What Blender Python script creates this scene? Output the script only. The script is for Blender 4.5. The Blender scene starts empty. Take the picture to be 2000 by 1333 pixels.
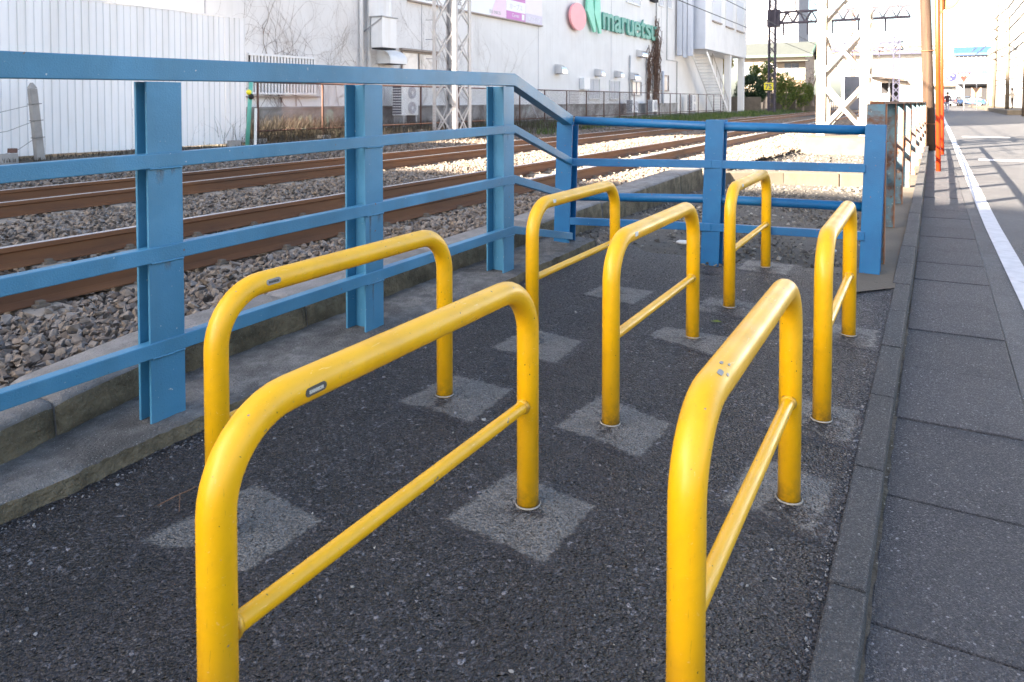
import bpy, bmesh, math, random
import numpy as np
from mathutils import Vector, Matrix, noise as mnoise
R = math.radians
rnd = random.Random(7)
scene = bpy.context.scene
COL = scene.collection

# ------------------------------------------------------------------ camera, sky, sun, exposure
CAM_H = 1.158
SUN_EL = R(25.0)
SUN_H = Vector((0.507, 0.862, 0)).normalized()          # where the sunlight travels to, on the map
cam_d = bpy.data.cameras.new('camera'); cam = bpy.data.objects.new('camera', cam_d); COL.objects.link(cam)
cam_d.sensor_width = 36; cam_d.lens = 25.2; cam_d.shift_y = -0.21275
cam_d.clip_start = 0.05; cam_d.clip_end = 3000
cam.location = (0, 0, CAM_H); cam.rotation_euler = (R(90 - 1.8), 0, R(29.991))
cam_d.dof.use_dof = True; cam_d.dof.focus_distance = 2.6; cam_d.dof.aperture_fstop = 9
scene.camera = cam
world = bpy.data.worlds.new('World'); scene.world = world; world.use_nodes = True
wn = world.node_tree
sky = wn.nodes.new('ShaderNodeTexSky'); sky.sky_type = 'NISHITA'; sky.sun_disc = False
sky.sun_elevation = SUN_EL; sky.sun_rotation = math.atan2(-SUN_H.x, -SUN_H.y)
sky.air_density = 1.0; sky.dust_density = 2.5; sky.ozone_density = 1.0
hs = wn.nodes.new('ShaderNodeHueSaturation'); hs.inputs['Saturation'].default_value = 0.9
wn.links.new(sky.outputs[0], hs.inputs['Color'])
bg = wn.nodes['Background']; bg.inputs['Strength'].default_value = 0.05
wn.links.new(hs.outputs[0], bg.inputs['Color'])
sun_d = bpy.data.lights.new('sun', 'SUN'); sun = bpy.data.objects.new('sun', sun_d); COL.objects.link(sun)
sun_d.energy = 5.0; sun_d.angle = R(0.53); sun_d.color = (1.0, 0.85, 0.66)
sd = Vector((SUN_H.x * math.cos(SUN_EL), SUN_H.y * math.cos(SUN_EL), -math.sin(SUN_EL)))
sun.rotation_euler = sd.to_track_quat('-Z', 'Y').to_euler(); sun.location = (-30, -50, 40)
vs = scene.view_settings
vs.view_transform = 'Standard'; vs.look = 'None'; vs.gamma = 1.0; vs.use_curve_mapping = False
vs.exposure = 3.5
scene.cycles.use_denoising = True
try: scene.cycles.denoiser = 'OPENIMAGEDENOISE'
except Exception: pass
scene.cycles.max_bounces = 8

# ------------------------------------------------------------------ helpers
S = 0.0105                                               # the parking strip rises gently away from the camera
def gz(y): return S * y
ORG = {}
class MB:
    def __init__(s): s.v = []; s.f = []; s.m = []; s.mi = 0
    def add(s, vs_, fs):
        o = len(s.v); s.v += [tuple(p) for p in vs_]
        for f in fs: s.f.append(tuple(i + o for i in f)); s.m.append(s.mi)
        return s
    def box(s, x0, x1, y0, y1, z0, z1):
        return s.add([(x0,y0,z0),(x1,y0,z0),(x1,y1,z0),(x0,y1,z0),(x0,y0,z1),(x1,y0,z1),(x1,y1,z1),(x0,y1,z1)],
                     [(0,3,2,1),(4,5,6,7),(0,1,5,4),(1,2,6,5),(2,3,7,6),(3,0,4,7)])
    def hexa(s, b, t):                                   # four bottom points and four top points, counter-clockwise
        return s.add(list(b) + list(t), [(0,3,2,1),(4,5,6,7),(0,1,5,4),(1,2,6,5),(2,3,7,6),(3,0,4,7)])
    def beam(s, p, q, w, h, up=(0,0,1)):
        p = Vector(p); q = Vector(q); d = (q - p).normalized(); up = Vector(up)
        a = d.cross(up)
        if a.length < 1e-4: a = d.cross(Vector((1,0,0)))
        a.normalize(); b = a.cross(d).normalized(); a *= w/2; b *= h/2
        return s.add([p-a-b, p+a-b, q+a-b, q-a-b, p-a+b, p+a+b, q+a+b, q-a+b],
                     [(0,3,2,1),(4,5,6,7),(0,1,5,4),(1,2,6,5),(2,3,7,6),(3,0,4,7)])
    def tube(s, pts, r, n=8, cap=True):
        pts = [Vector(p) for p in pts]; k = len(pts); rs = r if isinstance(r, (list, tuple)) else [r]*k
        vs_ = []; t0 = (pts[1]-pts[0]).normalized()
        a = t0.orthogonal().normalized()
        for i in range(k):
            if i == 0: t = t0
            elif i == k-1: t = (pts[i]-pts[i-1]).normalized()
            else: t = ((pts[i]-pts[i-1]).normalized() + (pts[i+1]-pts[i]).normalized()).normalized()
            a = (a - t*a.dot(t)).normalized(); b = t.cross(a)
            for j in range(n):
                an = 2*math.pi*j/n; vs_.append(pts[i] + (a*math.cos(an) + b*math.sin(an))*rs[i])
        fs = []
        for i in range(k-1):
            for j in range(n):
                j2 = (j+1) % n; fs.append((i*n+j, i*n+j2, (i+1)*n+j2, (i+1)*n+j))
        if cap: fs.append(tuple(range(n-1,-1,-1))); fs.append(tuple((k-1)*n+j for j in range(n)))
        return s.add(vs_, fs)
    def prism(s, poly, vec):                             # poly: 3-D outline, vec: thickness vector
        n = len(poly); vec = Vector(vec); P = [Vector(p) for p in poly]
        fs = [tuple(range(n)), tuple(range(2*n-1, n-1, -1))]
        for i in range(n): j = (i+1) % n; fs.append((j, i, n+i, n+j))
        return s.add(P + [p+vec for p in P], fs)
    def grid(s, fn, nu, nv):
        vs_ = [fn(i/nu, j/nv) for j in range(nv+1) for i in range(nu+1)]
        fs = [(j*(nu+1)+i, j*(nu+1)+i+1, (j+1)*(nu+1)+i+1, (j+1)*(nu+1)+i) for j in range(nv) for i in range(nu)]
        return s.add(vs_, fs)
    def sphere(s, c, r, nu=10, nv=7, sq=(1,1,1)):
        c = Vector(c); vs_ = []
        for j in range(nv+1):
            th = math.pi*j/nv
            for i in range(nu):
                ph = 2*math.pi*i/nu
                vs_.append((c.x+r*sq[0]*math.sin(th)*math.cos(ph), c.y+r*sq[1]*math.sin(th)*math.sin(ph), c.z+r*sq[2]*math.cos(th)))
        fs = [(j*nu+i, (j+1)*nu+i, (j+1)*nu+(i+1)%nu, j*nu+(i+1)%nu) for j in range(nv) for i in range(nu)]
        return s.add(vs_, fs)
    def mesh(s, name, mats, smooth=False, off=(0,0,0)):
        me = bpy.data.meshes.new(name)
        me.from_pydata([(x-off[0], y-off[1], z-off[2]) for x,y,z in s.v], [], s.f)
        for m in (mats if isinstance(mats, (list, tuple)) else [mats]): me.materials.append(m)
        if any(s.m): me.polygons.foreach_set('material_index', s.m)
        if smooth: me.polygons.foreach_set('use_smooth', [True]*len(me.polygons))
        me.update(); return me
    def build(s, name, mats, parent=None, smooth=False, bevel=0, org=None):
        xs = list(zip(*s.v)); lo = [min(a) for a in xs]; hi = [max(a) for a in xs]
        o = org if org is not None else ((lo[0]+hi[0])/2, (lo[1]+hi[1])/2, lo[2])
        me = s.mesh(name, mats, smooth, o)
        return link(name, me, o, parent, bevel)
def link(name, me, loc, parent=None, bevel=0, rot=None):
    ob = bpy.data.objects.new(name, me); COL.objects.link(ob)
    ORG[ob.name] = Vector(loc)
    if parent is not None:
        ob.parent = parent; ob.location = Vector(loc) - ORG[parent.name]
    else: ob.location = loc
    if rot is not None: ob.rotation_euler = rot
    if bevel:
        b = ob.modifiers.new('bevel', 'BEVEL'); b.width = bevel; b.segments = 2; b.limit_method = 'ANGLE'; b.angle_limit = R(40)
    return ob
def thing(name, loc, label=None, cat=None, group=None):
    e = bpy.data.objects.new(name, None); COL.objects.link(e); e.location = loc; e.empty_display_size = 0.1
    ORG[e.name] = Vector(loc)
    if label: tag(e, label, cat, group)
    return e
def tag(o, label=None, cat=None, group=None, kind=None):
    if label: o['label'] = label
    if cat: o['category'] = cat
    if group: o['group'] = group
    if kind: o['kind'] = kind
    return o
def struct(o): o['kind'] = 'structure'; return o
def B(x0,x1,y0,y1,z0,z1): return MB().box(x0,x1,y0,y1,z0,z1)

# ---------- materials
def nmat(name):
    m = bpy.data.materials.new(name); m.use_nodes = True
    return m, m.node_tree, m.node_tree.nodes['Principled BSDF']
def nd(nt, t, **kw):
    n = nt.nodes.new(t)
    for k, v in kw.items():
        if k in n.inputs.keys(): n.inputs[k].default_value = v
        else: setattr(n, k, v)
    return n
def c4(c): return (c[0], c[1], c[2], 1)
def ramp(nt, fac, stops, interp='LINEAR'):
    r = nt.nodes.new('ShaderNodeValToRGB'); r.color_ramp.interpolation = interp
    e = r.color_ramp.elements
    while len(e) < len(stops): e.new(0.5)
    for i, (p, c) in enumerate(stops): e[i].position = p; e[i].color = c4(c) if not isinstance(c, (int, float)) else (c,c,c,1)
    nt.links.new(fac, r.inputs[0]); return r.outputs[0]
def mix(nt, fac, a, b, bt='MIX'):
    m = nt.nodes.new('ShaderNodeMix'); m.data_type = 'RGBA'; m.blend_type = bt
    for sock, v in ((m.inputs[0], fac), (m.inputs[6], a), (m.inputs[7], b)):
        if isinstance(v, (int, float)): sock.default_value = v
        elif isinstance(v, tuple): sock.default_value = c4(v)
        else: nt.links.new(v, sock)
    return m.outputs[2]
def noise(nt, co, scale, detail=4, rough=.55, dist=0):
    n = nd(nt, 'ShaderNodeTexNoise', Scale=scale, Detail=detail, Roughness=rough, Distortion=dist)
    nt.links.new(co, n.inputs['Vector']); return n.outputs['Fac']
def coord(nt, kind='Object', scl=None):
    t = nt.nodes.new('ShaderNodeTexCoord'); o = t.outputs[kind]
    if scl:
        mp = nt.nodes.new('ShaderNodeMapping'); mp.inputs['Scale'].default_value = scl
        nt.links.new(o, mp.inputs['Vector']); o = mp.outputs[0]
    return o
def bump(nt, b, h, strength=.3, dist=.01, prev=None):
    n = nd(nt, 'ShaderNodeBump', Strength=strength, Distance=dist); nt.links.new(h, n.inputs['Height'])
    if prev: nt.links.new(prev, n.inputs['Normal'])
    nt.links.new(n.outputs[0], b.inputs['Normal']); return n.outputs[0]
def surf(name, c1, c2, scale=4, rough=.6, rvar=.15, bscale=80, bstr=.25, bdist=.004, stain=None, sscale=1.5, sthr=(.5,.75), specks=(),
         metal=0, coat=0, scl=None, spec=.5, streak=None, objvar=0):
    m, nt, b = nmat(name); co = coord(nt, 'Object', scl)
    f = noise(nt, co, scale, 6)
    col = ramp(nt, f, [(.3, c1), (.7, c2)])
    if stain:
        sf = ramp(nt, noise(nt, co, sscale, 5, .6, .4), [(sthr[0], 0), (sthr[1], 1)])
        col = mix(nt, sf, col, stain)
    if streak:
        sc = coord(nt, 'Object', (3, 3, .12)); sf = ramp(nt, noise(nt, sc, 2.2, 5, .65), [(.5, 0), (.8, .55)])
        col = mix(nt, sf, col, streak)
    for (ss, th, sc_) in specks:
        sf = ramp(nt, noise(nt, co, ss, 2, .5), [(th, 0), (th+.025, 1)]); col = mix(nt, sf, col, sc_)
    if objvar:
        oi = nt.nodes.new('ShaderNodeObjectInfo'); col = mix(nt, 1.0, col, ramp(nt, oi.outputs['Random'], [(0, 1-objvar), (1, 1.0)]), 'MULTIPLY')
    nt.links.new(col, b.inputs['Base Color'])
    rr = ramp(nt, f, [(.2, max(.02, rough-rvar)), (.8, min(1, rough+rvar))]); nt.links.new(rr, b.inputs['Roughness'])
    b.inputs['Metallic'].default_value = metal; b.inputs['Specular IOR Level'].default_value = spec
    if coat: b.inputs['Coat Weight'].default_value = coat; b.inputs['Coat Roughness'].default_value = .15
    if bstr: bump(nt, b, noise(nt, co, bscale, 3), bstr, bdist)
    return m
def island(name, stops, rough=.8, bscale=60, bstr=.4, bdist=.004, var=.25, transl=0):
    m, nt, b = nmat(name); g = nt.nodes.new('ShaderNodeNewGeometry')
    col = ramp(nt, g.outputs['Random Per Island'], stops)
    co = coord(nt); f = noise(nt, co, bscale, 4)
    col = mix(nt, var, col, ramp(nt, f, [(.3, .02), (.7, .9)]), 'OVERLAY')
    nt.links.new(col, b.inputs['Base Color']); b.inputs['Roughness'].default_value = rough
    if bstr: bump(nt, b, f, bstr, bdist)
    if transl:
        b.inputs['Transmission Weight'].default_value = 0
        t = nd(nt, 'ShaderNodeBsdfTranslucent'); nt.links.new(col, t.inputs['Color'])
        ms = nt.nodes.new('ShaderNodeMixShader'); ms.inputs[0].default_value = transl
        nt.links.new(b.outputs[0], ms.inputs[1]); nt.links.new(t.outputs[0], ms.inputs[2])
        nt.links.new(ms.outputs[0], nt.nodes['Material Output'].inputs['Surface'])
    return m
def asphalt(name, dark, mid, light, cell=125, spark=.02, bstr=.7, brown=None, rough=.8, patch=False, bd=.004):
    m, nt, b = nmat(name); co = coord(nt)
    dn = nd(nt, 'ShaderNodeTexNoise', Scale=25, Detail=3); nt.links.new(co, dn.inputs['Vector'])
    wv = nt.nodes.new('ShaderNodeVectorMath'); wv.operation = 'MULTIPLY_ADD'
    wv.inputs[1].default_value = (.012,.012,.012); nt.links.new(dn.outputs['Color'], wv.inputs[0]); nt.links.new(co, wv.inputs[2])
    v1 = nd(nt, 'ShaderNodeTexVoronoi', Scale=cell); nt.links.new(wv.outputs[0], v1.inputs['Vector'])
    v2 = nd(nt, 'ShaderNodeTexVoronoi', Scale=cell*.66); nt.links.new(wv.outputs[0], v2.inputs['Vector'])
    s1 = nd(nt, 'ShaderNodeSeparateColor'); nt.links.new(v1.outputs['Color'], s1.inputs[0])
    s2 = nd(nt, 'ShaderNodeSeparateColor'); nt.links.new(v2.outputs['Color'], s2.inputs[0])
    c1 = ramp(nt, s1.outputs[0], [(0, dark), (.72, mid), (.93, light), (1, light)])
    c2 = ramp(nt, s2.outputs[1], [(0, dark), (.8, mid), (1-spark, light), (1, (min(1, light[0]*2.6), min(1, light[1]*2.6), min(1, light[2]*2.6)))], 'LINEAR')
    big = ramp(nt, s2.outputs[0], [(.55, 0), (.57, 1)], 'LINEAR')
    col = mix(nt, big, c1, c2)
    edge = ramp(nt, v1.outputs['Distance'], [(.0, 1), (.75, .45)])
    col = mix(nt, 1.0, col, edge, 'MULTIPLY')
    f = noise(nt, co, 1.3, 6, .65, .6); col = mix(nt, ramp(nt, f, [(.42, 0), (.68, .75)]), col, brown if brown else mid)
    f3 = noise(nt, co, 5, 5, .6); col = mix(nt, ramp(nt, f3, [(.45, 0), (.8, .5)]), col, tuple(x*.55 for x in dark))
    if patch:
        at = nt.nodes.new('ShaderNodeAttribute'); at.attribute_name = 'edge'
        fine = noise(nt, co, 42, 6, .7); mid_ = noise(nt, co, 11, 5, .65)
        def madd(x, k, y):
            n_ = nt.nodes.new('ShaderNodeMath'); n_.operation = 'MULTIPLY_ADD'; nt.links.new(x, n_.inputs[0]); n_.inputs[1].default_value = k
            if isinstance(y, float): n_.inputs[2].default_value = y
            else: nt.links.new(y, n_.inputs[2])
            return n_.outputs[0]
        fac = ramp(nt, madd(at.outputs['Fac'], .62, madd(fine, .42, madd(mid_, .7, .09))), [(.86, 0), (1.12, .95)])
        gr = mix(nt, .55, ramp(nt, noise(nt, co, 170, 3, .6), [(.32, (.04,.039,.039)), (.68, (.33,.325,.32))]), ramp(nt, noise(nt, co, 14, 5, .6), [(.35, (.085,.083,.082)), (.7, (.205,.20,.196))]))
        col = mix(nt, fac, col, gr)
    oi = nt.nodes.new('ShaderNodeObjectInfo')
    if not patch: col = mix(nt, 1.0, col, ramp(nt, oi.outputs['Random'], [(0, .82), (1, 1.0)]), 'MULTIPLY')
    nt.links.new(col, b.inputs['Base Color'])
    nt.links.new(ramp(nt, s1.outputs[1], [(0, rough), (.8, rough), (1, rough*.45)]), b.inputs['Roughness'])
    h1 = ramp(nt, v1.outputs['Distance'], [(0, 1), (.8, 0)]); h2 = ramp(nt, v2.outputs['Distance'], [(0, 1), (.7, 0)])
    p = bump(nt, b, h1, bstr, bd); p = bump(nt, b, h2, bstr*.8, bd*1.5, p); bump(nt, b, noise(nt, co, 40, 4), .35, .006, p)
    return m

M = {}
M['asphalt'] = asphalt('asphalt_coarse', (.015,.0145,.019), (.058,.055,.069), (.20,.196,.22), 160, .04, 1.0, (.032,.027,.031), .55, bd=.009)
M['patch'] = asphalt('patched_asphalt', (.015,.0145,.019), (.056,.053,.066), (.20,.196,.22), 160, .04, .9, (.032,.027,.031), .58, True, .008)
M['road'] = asphalt('road_asphalt', (.075,.076,.086), (.118,.12,.132), (.2,.2,.215), 260, .02, .5, (.108,.11,.122))
M['gutter'] = asphalt('gutter_concrete', (.053,.054,.067), (.104,.105,.126), (.21,.21,.235), 290, .03, .8, (.082,.083,.092))
M['kerbgrey'] = asphalt('kerb_concrete', (.055,.057,.064), (.10,.102,.112), (.2,.2,.21), 300, .03, .7, (.078,.077,.08))
M['step'] = surf('step_concrete', (.08,.077,.076), (.20,.195,.19), 18, .9, .05, 90, 1.0, .014, (.055,.052,.05), 3.5, (.42,.68), [(220,.67,(.34,.34,.34)), (260,.66,(.03,.03,.03))])
M['kerb'] = surf('weathered_kerb_concrete', (.15,.146,.148), (.26,.255,.26), 11, .9, .05, 110, 1.0, .009, (.12,.11,.10), 2.5, (.5,.75), [(240,.68,(.42,.42,.42)), (200,.68,(.06,.055,.05))])
M['kerbmoss'] = surf('mossy_kerb_face', (.10,.08,.05), (.22,.185,.125), 16, .95, .04, 70, 1.0, .02, (.055,.047,.03), 5, (.45,.7), [(240,.68,(.26,.24,.2))])
def yellow_paint():
    m, nt, b = nmat('yellow_paint'); co = coord(nt)
    col = ramp(nt, noise(nt, co, 6, 6), [(.3, (.76,.395,.001)), (.7, (.86,.46,.0015))])
    col = mix(nt, ramp(nt, noise(nt, co, 9, 5, .65, .5), [(.52, 0), (.8, .5)]), col, (.50,.255,.006))
    sc = coord(nt, 'Object', (9, 9, 1.0)); col = mix(nt, ramp(nt, noise(nt, sc, 26, 3, .6), [(.66, 0), (.70, .45)]), col, (.36,.19,.02))
    sc2 = coord(nt, 'Object', (8, 1.2, 8)); col = mix(nt, ramp(nt, noise(nt, sc2, 30, 2, .5, .8), [(.705, 0), (.72, .6)]), col, (.90,.62,.22))
    chip = ramp(nt, noise(nt, co, 42, 2, .5), [(.735, 0), (.75, 1)]); col = mix(nt, chip, col, (.27,.23,.18))
    col = mix(nt, ramp(nt, noise(nt, co, 100, 2, .5), [(.74, 0), (.755, 1)]), col, (.08,.055,.03))
    sp = nt.nodes.new('ShaderNodeSeparateXYZ'); nt.links.new(co, sp.inputs[0])
    zf = ramp(nt, sp.outputs['Z'], [(0, 1), (.09, 0)])
    gf = mix(nt, 1.0, zf, ramp(nt, noise(nt, co, 34, 5, .7), [(.35, 0), (.7, 1)]), 'MULTIPLY'); col = mix(nt, gf, col, (.16,.095,.035))
    nt.links.new(col, b.inputs['Base Color'])
    nt.links.new(ramp(nt, noise(nt, co, 14, 5), [(.25, .28), (.75, .5)]), b.inputs['Roughness'])
    b.inputs['Coat Weight'].default_value = .15; b.inputs['Coat Roughness'].default_value = .2
    p = bump(nt, b, noise(nt, co, 160, 3), .06, .001); bump(nt, b, ramp(nt, noise(nt, co, 42, 2, .5), [(.735, 1), (.75, 0)]), .5, .0006, p)
    return m
M['yellow'] = yellow_paint()
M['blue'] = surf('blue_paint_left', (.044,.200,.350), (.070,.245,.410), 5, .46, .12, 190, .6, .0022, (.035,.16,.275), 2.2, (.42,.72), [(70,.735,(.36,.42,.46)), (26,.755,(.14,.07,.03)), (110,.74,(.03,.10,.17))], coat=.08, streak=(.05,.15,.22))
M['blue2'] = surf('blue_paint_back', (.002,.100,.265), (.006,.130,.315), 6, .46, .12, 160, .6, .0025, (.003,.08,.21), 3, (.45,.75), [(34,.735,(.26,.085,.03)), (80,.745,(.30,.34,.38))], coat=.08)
M['oldblue'] = surf('rusty_blue_paint', (.06,.15,.21), (.115,.21,.265), 6, .6, .1, 120, .5, .003, (.10,.04,.02), 6, (.45,.6), [(30,.68,(.10,.04,.02)), (80,.7,(.4,.42,.4))])
M['rust'] = surf('rusted_steel', (.16,.062,.03), (.26,.12,.06), 12, .85, .1, 120, .6, .004, (.09,.035,.02), 6, (.5,.7))
M['railside'] = surf('rail_rust', (.125,.050,.020), (.195,.082,.032), 5, .7, .1, 120, .4, .002, (.075,.036,.022), 2.5, (.5,.75), scl=(1,.25,1))
M['railtop'] = surf('polished_rail_head', (.50,.48,.50), (.60,.58,.60), 10, .32, .06, 100, .05, .001, metal=.9)
M['sleeper'] = surf('sleeper_concrete', (.20,.17,.14), (.29,.25,.21), 8, .9, .05, 90, .5, .004)
M['stone'] = island('ballast_stone', [(0,(.085,.068,.06)),(.25,(.165,.13,.105)),(.5,(.215,.165,.122)),(.7,(.18,.165,.16)),(.88,(.24,.20,.165)),(1,(.12,.10,.092))], .85, 45, .5, .006, .35)
M['bed'] = surf('ballast_bed', (.05,.042,.036), (.11,.09,.075), 30, .95, .03, 60, .8, .01)
M['dirt'] = surf('gravel_dirt', (.055,.048,.042), (.10,.087,.072), 12, .95, .04, 70, .8, .01, (.09,.085,.08), 2, (.45,.7), [(120,.66,(.24,.225,.2)), (90,.68,(.035,.03,.028))])
M['soil'] = surf('dark_soil', (.07,.055,.04), (.15,.12,.09), 9, .95, .03, 50, .8, .02, (.05,.05,.03), 2, (.45,.7), [(60,.66,(.3,.28,.25))])
M['ground'] = surf('far_ground', (.16,.15,.14), (.24,.22,.2), .4, .95, .03, 5, .3, .02)
M['pebble'] = island('loose_pebbles', [(0,(.06,.06,.07)),(.5,(.14,.14,.15)),(.85,(.2,.2,.21)),(1,(.34,.335,.32))], .8, 90, .3, .002, .2)
M['gravel'] = island('dirt_gravel', [(0,(.045,.042,.04)),(.4,(.09,.083,.076)),(.8,(.15,.138,.12)),(1,(.3,.28,.25))], .85, 70, .3, .003, .25)
M['hoard'] = surf('white_corrugated_steel', (.83,.822,.83), (.87,.862,.868), 2, .45, .1, 40, .05, .003, (.60,.58,.52), .8, (.6,.9), [(9,.78,(.45,.38,.3))], streak=(.66,.63,.58), objvar=.09)
M['wall'] = surf('white_render_wall', (.76,.742,.73), (.81,.795,.785), 1.2, .85, .05, 45, .25, .006, (.64,.62,.61), .35, (.52,.85), streak=(.63,.61,.59))
M['plinth'] = surf('dirty_plinth', (.22,.21,.2), (.46,.44,.43), 1.6, .9, .05, 40, .4, .01, (.12,.11,.1), 1.1, (.45,.7), streak=(.14,.13,.12))
M['white'] = surf('white_enamel', (.74,.74,.75), (.80,.80,.81), 3, .4, .1, 60, .05, .002, streak=(.6,.57,.52))
M['steelgrey'] = surf('galvanised_steel', (.34,.34,.355), (.44,.44,.455), 4, .5, .12, 60, .15, .003, (.34,.27,.2), 1.2, (.58,.8), metal=.25)
M['warmsteel'] = surf('weathered_galvanised_steel', (.24,.21,.18), (.34,.305,.265), 4, .55, .1, 60, .2, .003, (.40,.22,.10), 1.5, (.62,.82))
M['stainless'] = surf('stainless', (.60,.60,.62), (.70,.70,.72), 4, .22, .08, 60, .05, .002, metal=1)
M['dark'] = surf('dark_opening', (.012,.012,.016), (.025,.025,.03), 4, .8, .1, 20, 0)
M['glass'] = surf('window_glass', (.10,.12,.15), (.2,.22,.25), 2, .1, .05, 20, 0, coat=.5)
M['paleglass'] = surf('pale_blind_window', (.5,.49,.5), (.62,.61,.62), 2, .25, .05, 20, 0, coat=.5)
M['shutter'] = surf('grey_shutter', (.56,.56,.60), (.62,.62,.66), 3, .55, .08, 40, .05, .002)
M['bluegrey'] = surf('blue_grey_duct_and_shade', (.50,.53,.60), (.56,.59,.66), 2, .6, .08, 30, .05, .004)  # ducts, pipe and columns; also the shade painted on the wing end
M['brownframe'] = surf('brown_frame', (.24,.19,.16), (.34,.28,.24), 4, .6, .1, 40, .1, .002)
M['fencerust'] = surf('rusty_fence_pipe', (.075,.035,.027), (.14,.07,.05), 8, .8, .1, 80, .4, .003, (.22,.33,.28), 2, (.6,.7))
M['wire'] = surf('wire', (.16,.15,.14), (.22,.21,.2), 4, .6, .1, 50, 0, metal=.4)
M['blackwire'] = surf('black_cable', (.03,.03,.03), (.05,.05,.05), 4, .6, .1, 50, 0)
M['pink'] = surf('pink_sign', (.86,.33,.36), (.90,.38,.40), 2, .4, .05, 20, 0)
M['green'] = surf('pale_green_sign', (.20,.62,.45), (.25,.68,.50), 2, .4, .05, 20, 0)
M['letter'] = surf('green_letter', (.085,.33,.26), (.12,.38,.30), 2, .4, .05, 20, 0, .004, (.2,.4,.36), 3, (.5,.8))
M['purple'] = surf('purple_print', (.56,.18,.50), (.60,.22,.54), 2, .5, .05, 20, 0)
M['lilac'] = surf('lilac_print', (.62,.57,.68), (.66,.61,.72), 2, .5, .05, 20, 0)
M['palepink'] = surf('pale_pink_print', (.80,.60,.72), (.82,.64,.75), 2, .5, .05, 20, 0)
M['rose'] = surf('rose_white_print', (.80,.72,.78), (.82,.75,.8), 2, .5, .05, 20, 0)
M['signwhite'] = surf('white_print', (.80,.80,.83), (.84,.84,.86), 2, .5, .05, 20, 0)
M['ink'] = surf('dark_ink', (.10,.10,.13), (.14,.14,.17), 2, .5, .05, 20, 0)
M['greyink'] = surf('grey_ink', (.40,.38,.42), (.46,.44,.48), 2, .5, .05, 20, 0)
M['yellowsign'] = surf('yellow_sign', (.85,.72,.02), (.88,.76,.04), 2, .4, .05, 20, 0)
M['vine'] = surf('dry_vine_bark', (.34,.29,.26), (.44,.38,.35), 10, .9, .05, 60, .3, .003)
M['vinedark'] = surf('dark_vine_bark', (.10,.06,.045), (.18,.11,.08), 10, .9, .05, 60, .3, .003)
M['straw'] = island('dry_weed', [(0,(.035,.027,.02)),(.5,(.075,.06,.045)),(.85,(.12,.10,.075)),(1,(.055,.058,.03))], .9, 20, 0, .004, .1, .2)
M['grass'] = island('grass_blade', [(0,(.035,.07,.015)),(.5,(.07,.12,.025)),(.85,(.12,.16,.04)),(1,(.2,.19,.08))], .8, 20, 0, .004, .1, .3)
M['leafdark'] = island('dark_leaf', [(0,(.012,.03,.012)),(.5,(.025,.055,.02)),(1,(.05,.09,.03))], .55, 20, 0, .004, .1, .2)
M['leaflight'] = island('yellow_green_leaf', [(0,(.07,.12,.02)),(.5,(.14,.19,.035)),(1,(.24,.25,.06))], .6, 20, 0, .004, .1, .35)
M['leafgold'] = island('golden_leaf', [(0,(.22,.15,.03)),(.5,(.34,.24,.05)),(1,(.42,.33,.10))], .6, 20, 0, .004, .1, .35)
M['bark'] = surf('grey_bark', (.20,.15,.12), (.34,.26,.21), 9, .9, .05, 40, .5, .006)
M['wood'] = surf('weathered_pole_wood', (.026,.014,.009), (.085,.048,.029), 16, .85, .08, 60, .8, .01, (.03,.018,.014), 5, (.5,.7), scl=(1,1,.06))
M['orange'] = surf('orange_paint', (.46,.035,.006), (.52,.045,.008), 4, .4, .1, 50, .05, .002, (.42,.016,.005), .5, (.5,.7))
M['mirrorback'] = surf('mirror_back', (.30,.20,.08), (.36,.25,.11), 4, .5, .1, 50, .05, .002)
M['conc'] = surf('pale_concrete', (.085,.07,.053), (.125,.105,.082), 3, .9, .05, 50, .5, .008, (.075,.06,.042), 1.6, (.5,.75), [(40,.7,(.06,.048,.035))])
M['conc2'] = surf('grey_concrete', (.27,.25,.235), (.38,.36,.34), 4, .9, .05, 60, .5, .006, (.16,.15,.14), 2, (.5,.75))
M['blockwall'] = surf('brown_block_wall', (.13,.105,.08), (.18,.145,.115), 3, .9, .05, 40, .4, .008, (.17,.14,.11), 1.5, (.5,.75))
M['rooftile'] = surf('green_grey_roof', (.045,.052,.05), (.065,.073,.07), 5, .7, .08, 40, .2, .006)
M['greentrim'] = surf('green_trim', (.04,.085,.065), (.055,.105,.08), 4, .6, .1, 30, 0)
M['cream'] = surf('cream_wall', (.32,.27,.22), (.38,.325,.27), 1.5, .85, .05, 30, .1, .004)
M['brownwood'] = surf('brown_wood', (.20,.12,.08), (.3,.19,.13), 6, .8, .08, 40, .2, .004)
M['tower'] = surf('tower_wall', (.62,.60,.58), (.68,.66,.64), .3, .85, .05, 10, .1, .01)
M['mauve'] = surf('mauve_painted_lattice', (.05,.042,.06), (.075,.063,.085), 4, .7, .08, 30, .1, .004)
M['bluemast'] = surf('slate_blue_lattice', (.02,.022,.055), (.03,.032,.07), 4, .6, .1, 30, 0)
M['lane'] = surf('white_lane_paint', (.42,.42,.45), (.56,.56,.59), 12, .7, .08, 120, .5, .003, (.34,.345,.37), 9, (.58,.72))
M['carblue'] = surf('blue_car_paint', (.012,.045,.13), (.016,.055,.15), 2, .25, .05, 20, 0, coat=.8)
M['cardark'] = surf('dark_car_paint', (.015,.013,.025), (.02,.018,.03), 2, .25, .05, 20, 0, coat=.8)
M['rubber'] = surf('rubber', (.012,.012,.013), (.02,.02,.021), 4, .8, .05, 20, 0)
M['redlamp'] = surf('red_lamp', (.6,.03,.02), (.7,.05,.03), 4, .3, .05, 20, 0)
M['redsign'] = surf('red_sign', (.42,.015,.01), (.46,.02,.015), 2, .4, .05, 20, 0)
M['navy'] = surf('navy_sign', (.012,.014,.09), (.016,.018,.11), 2, .4, .05, 20, 0)
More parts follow.
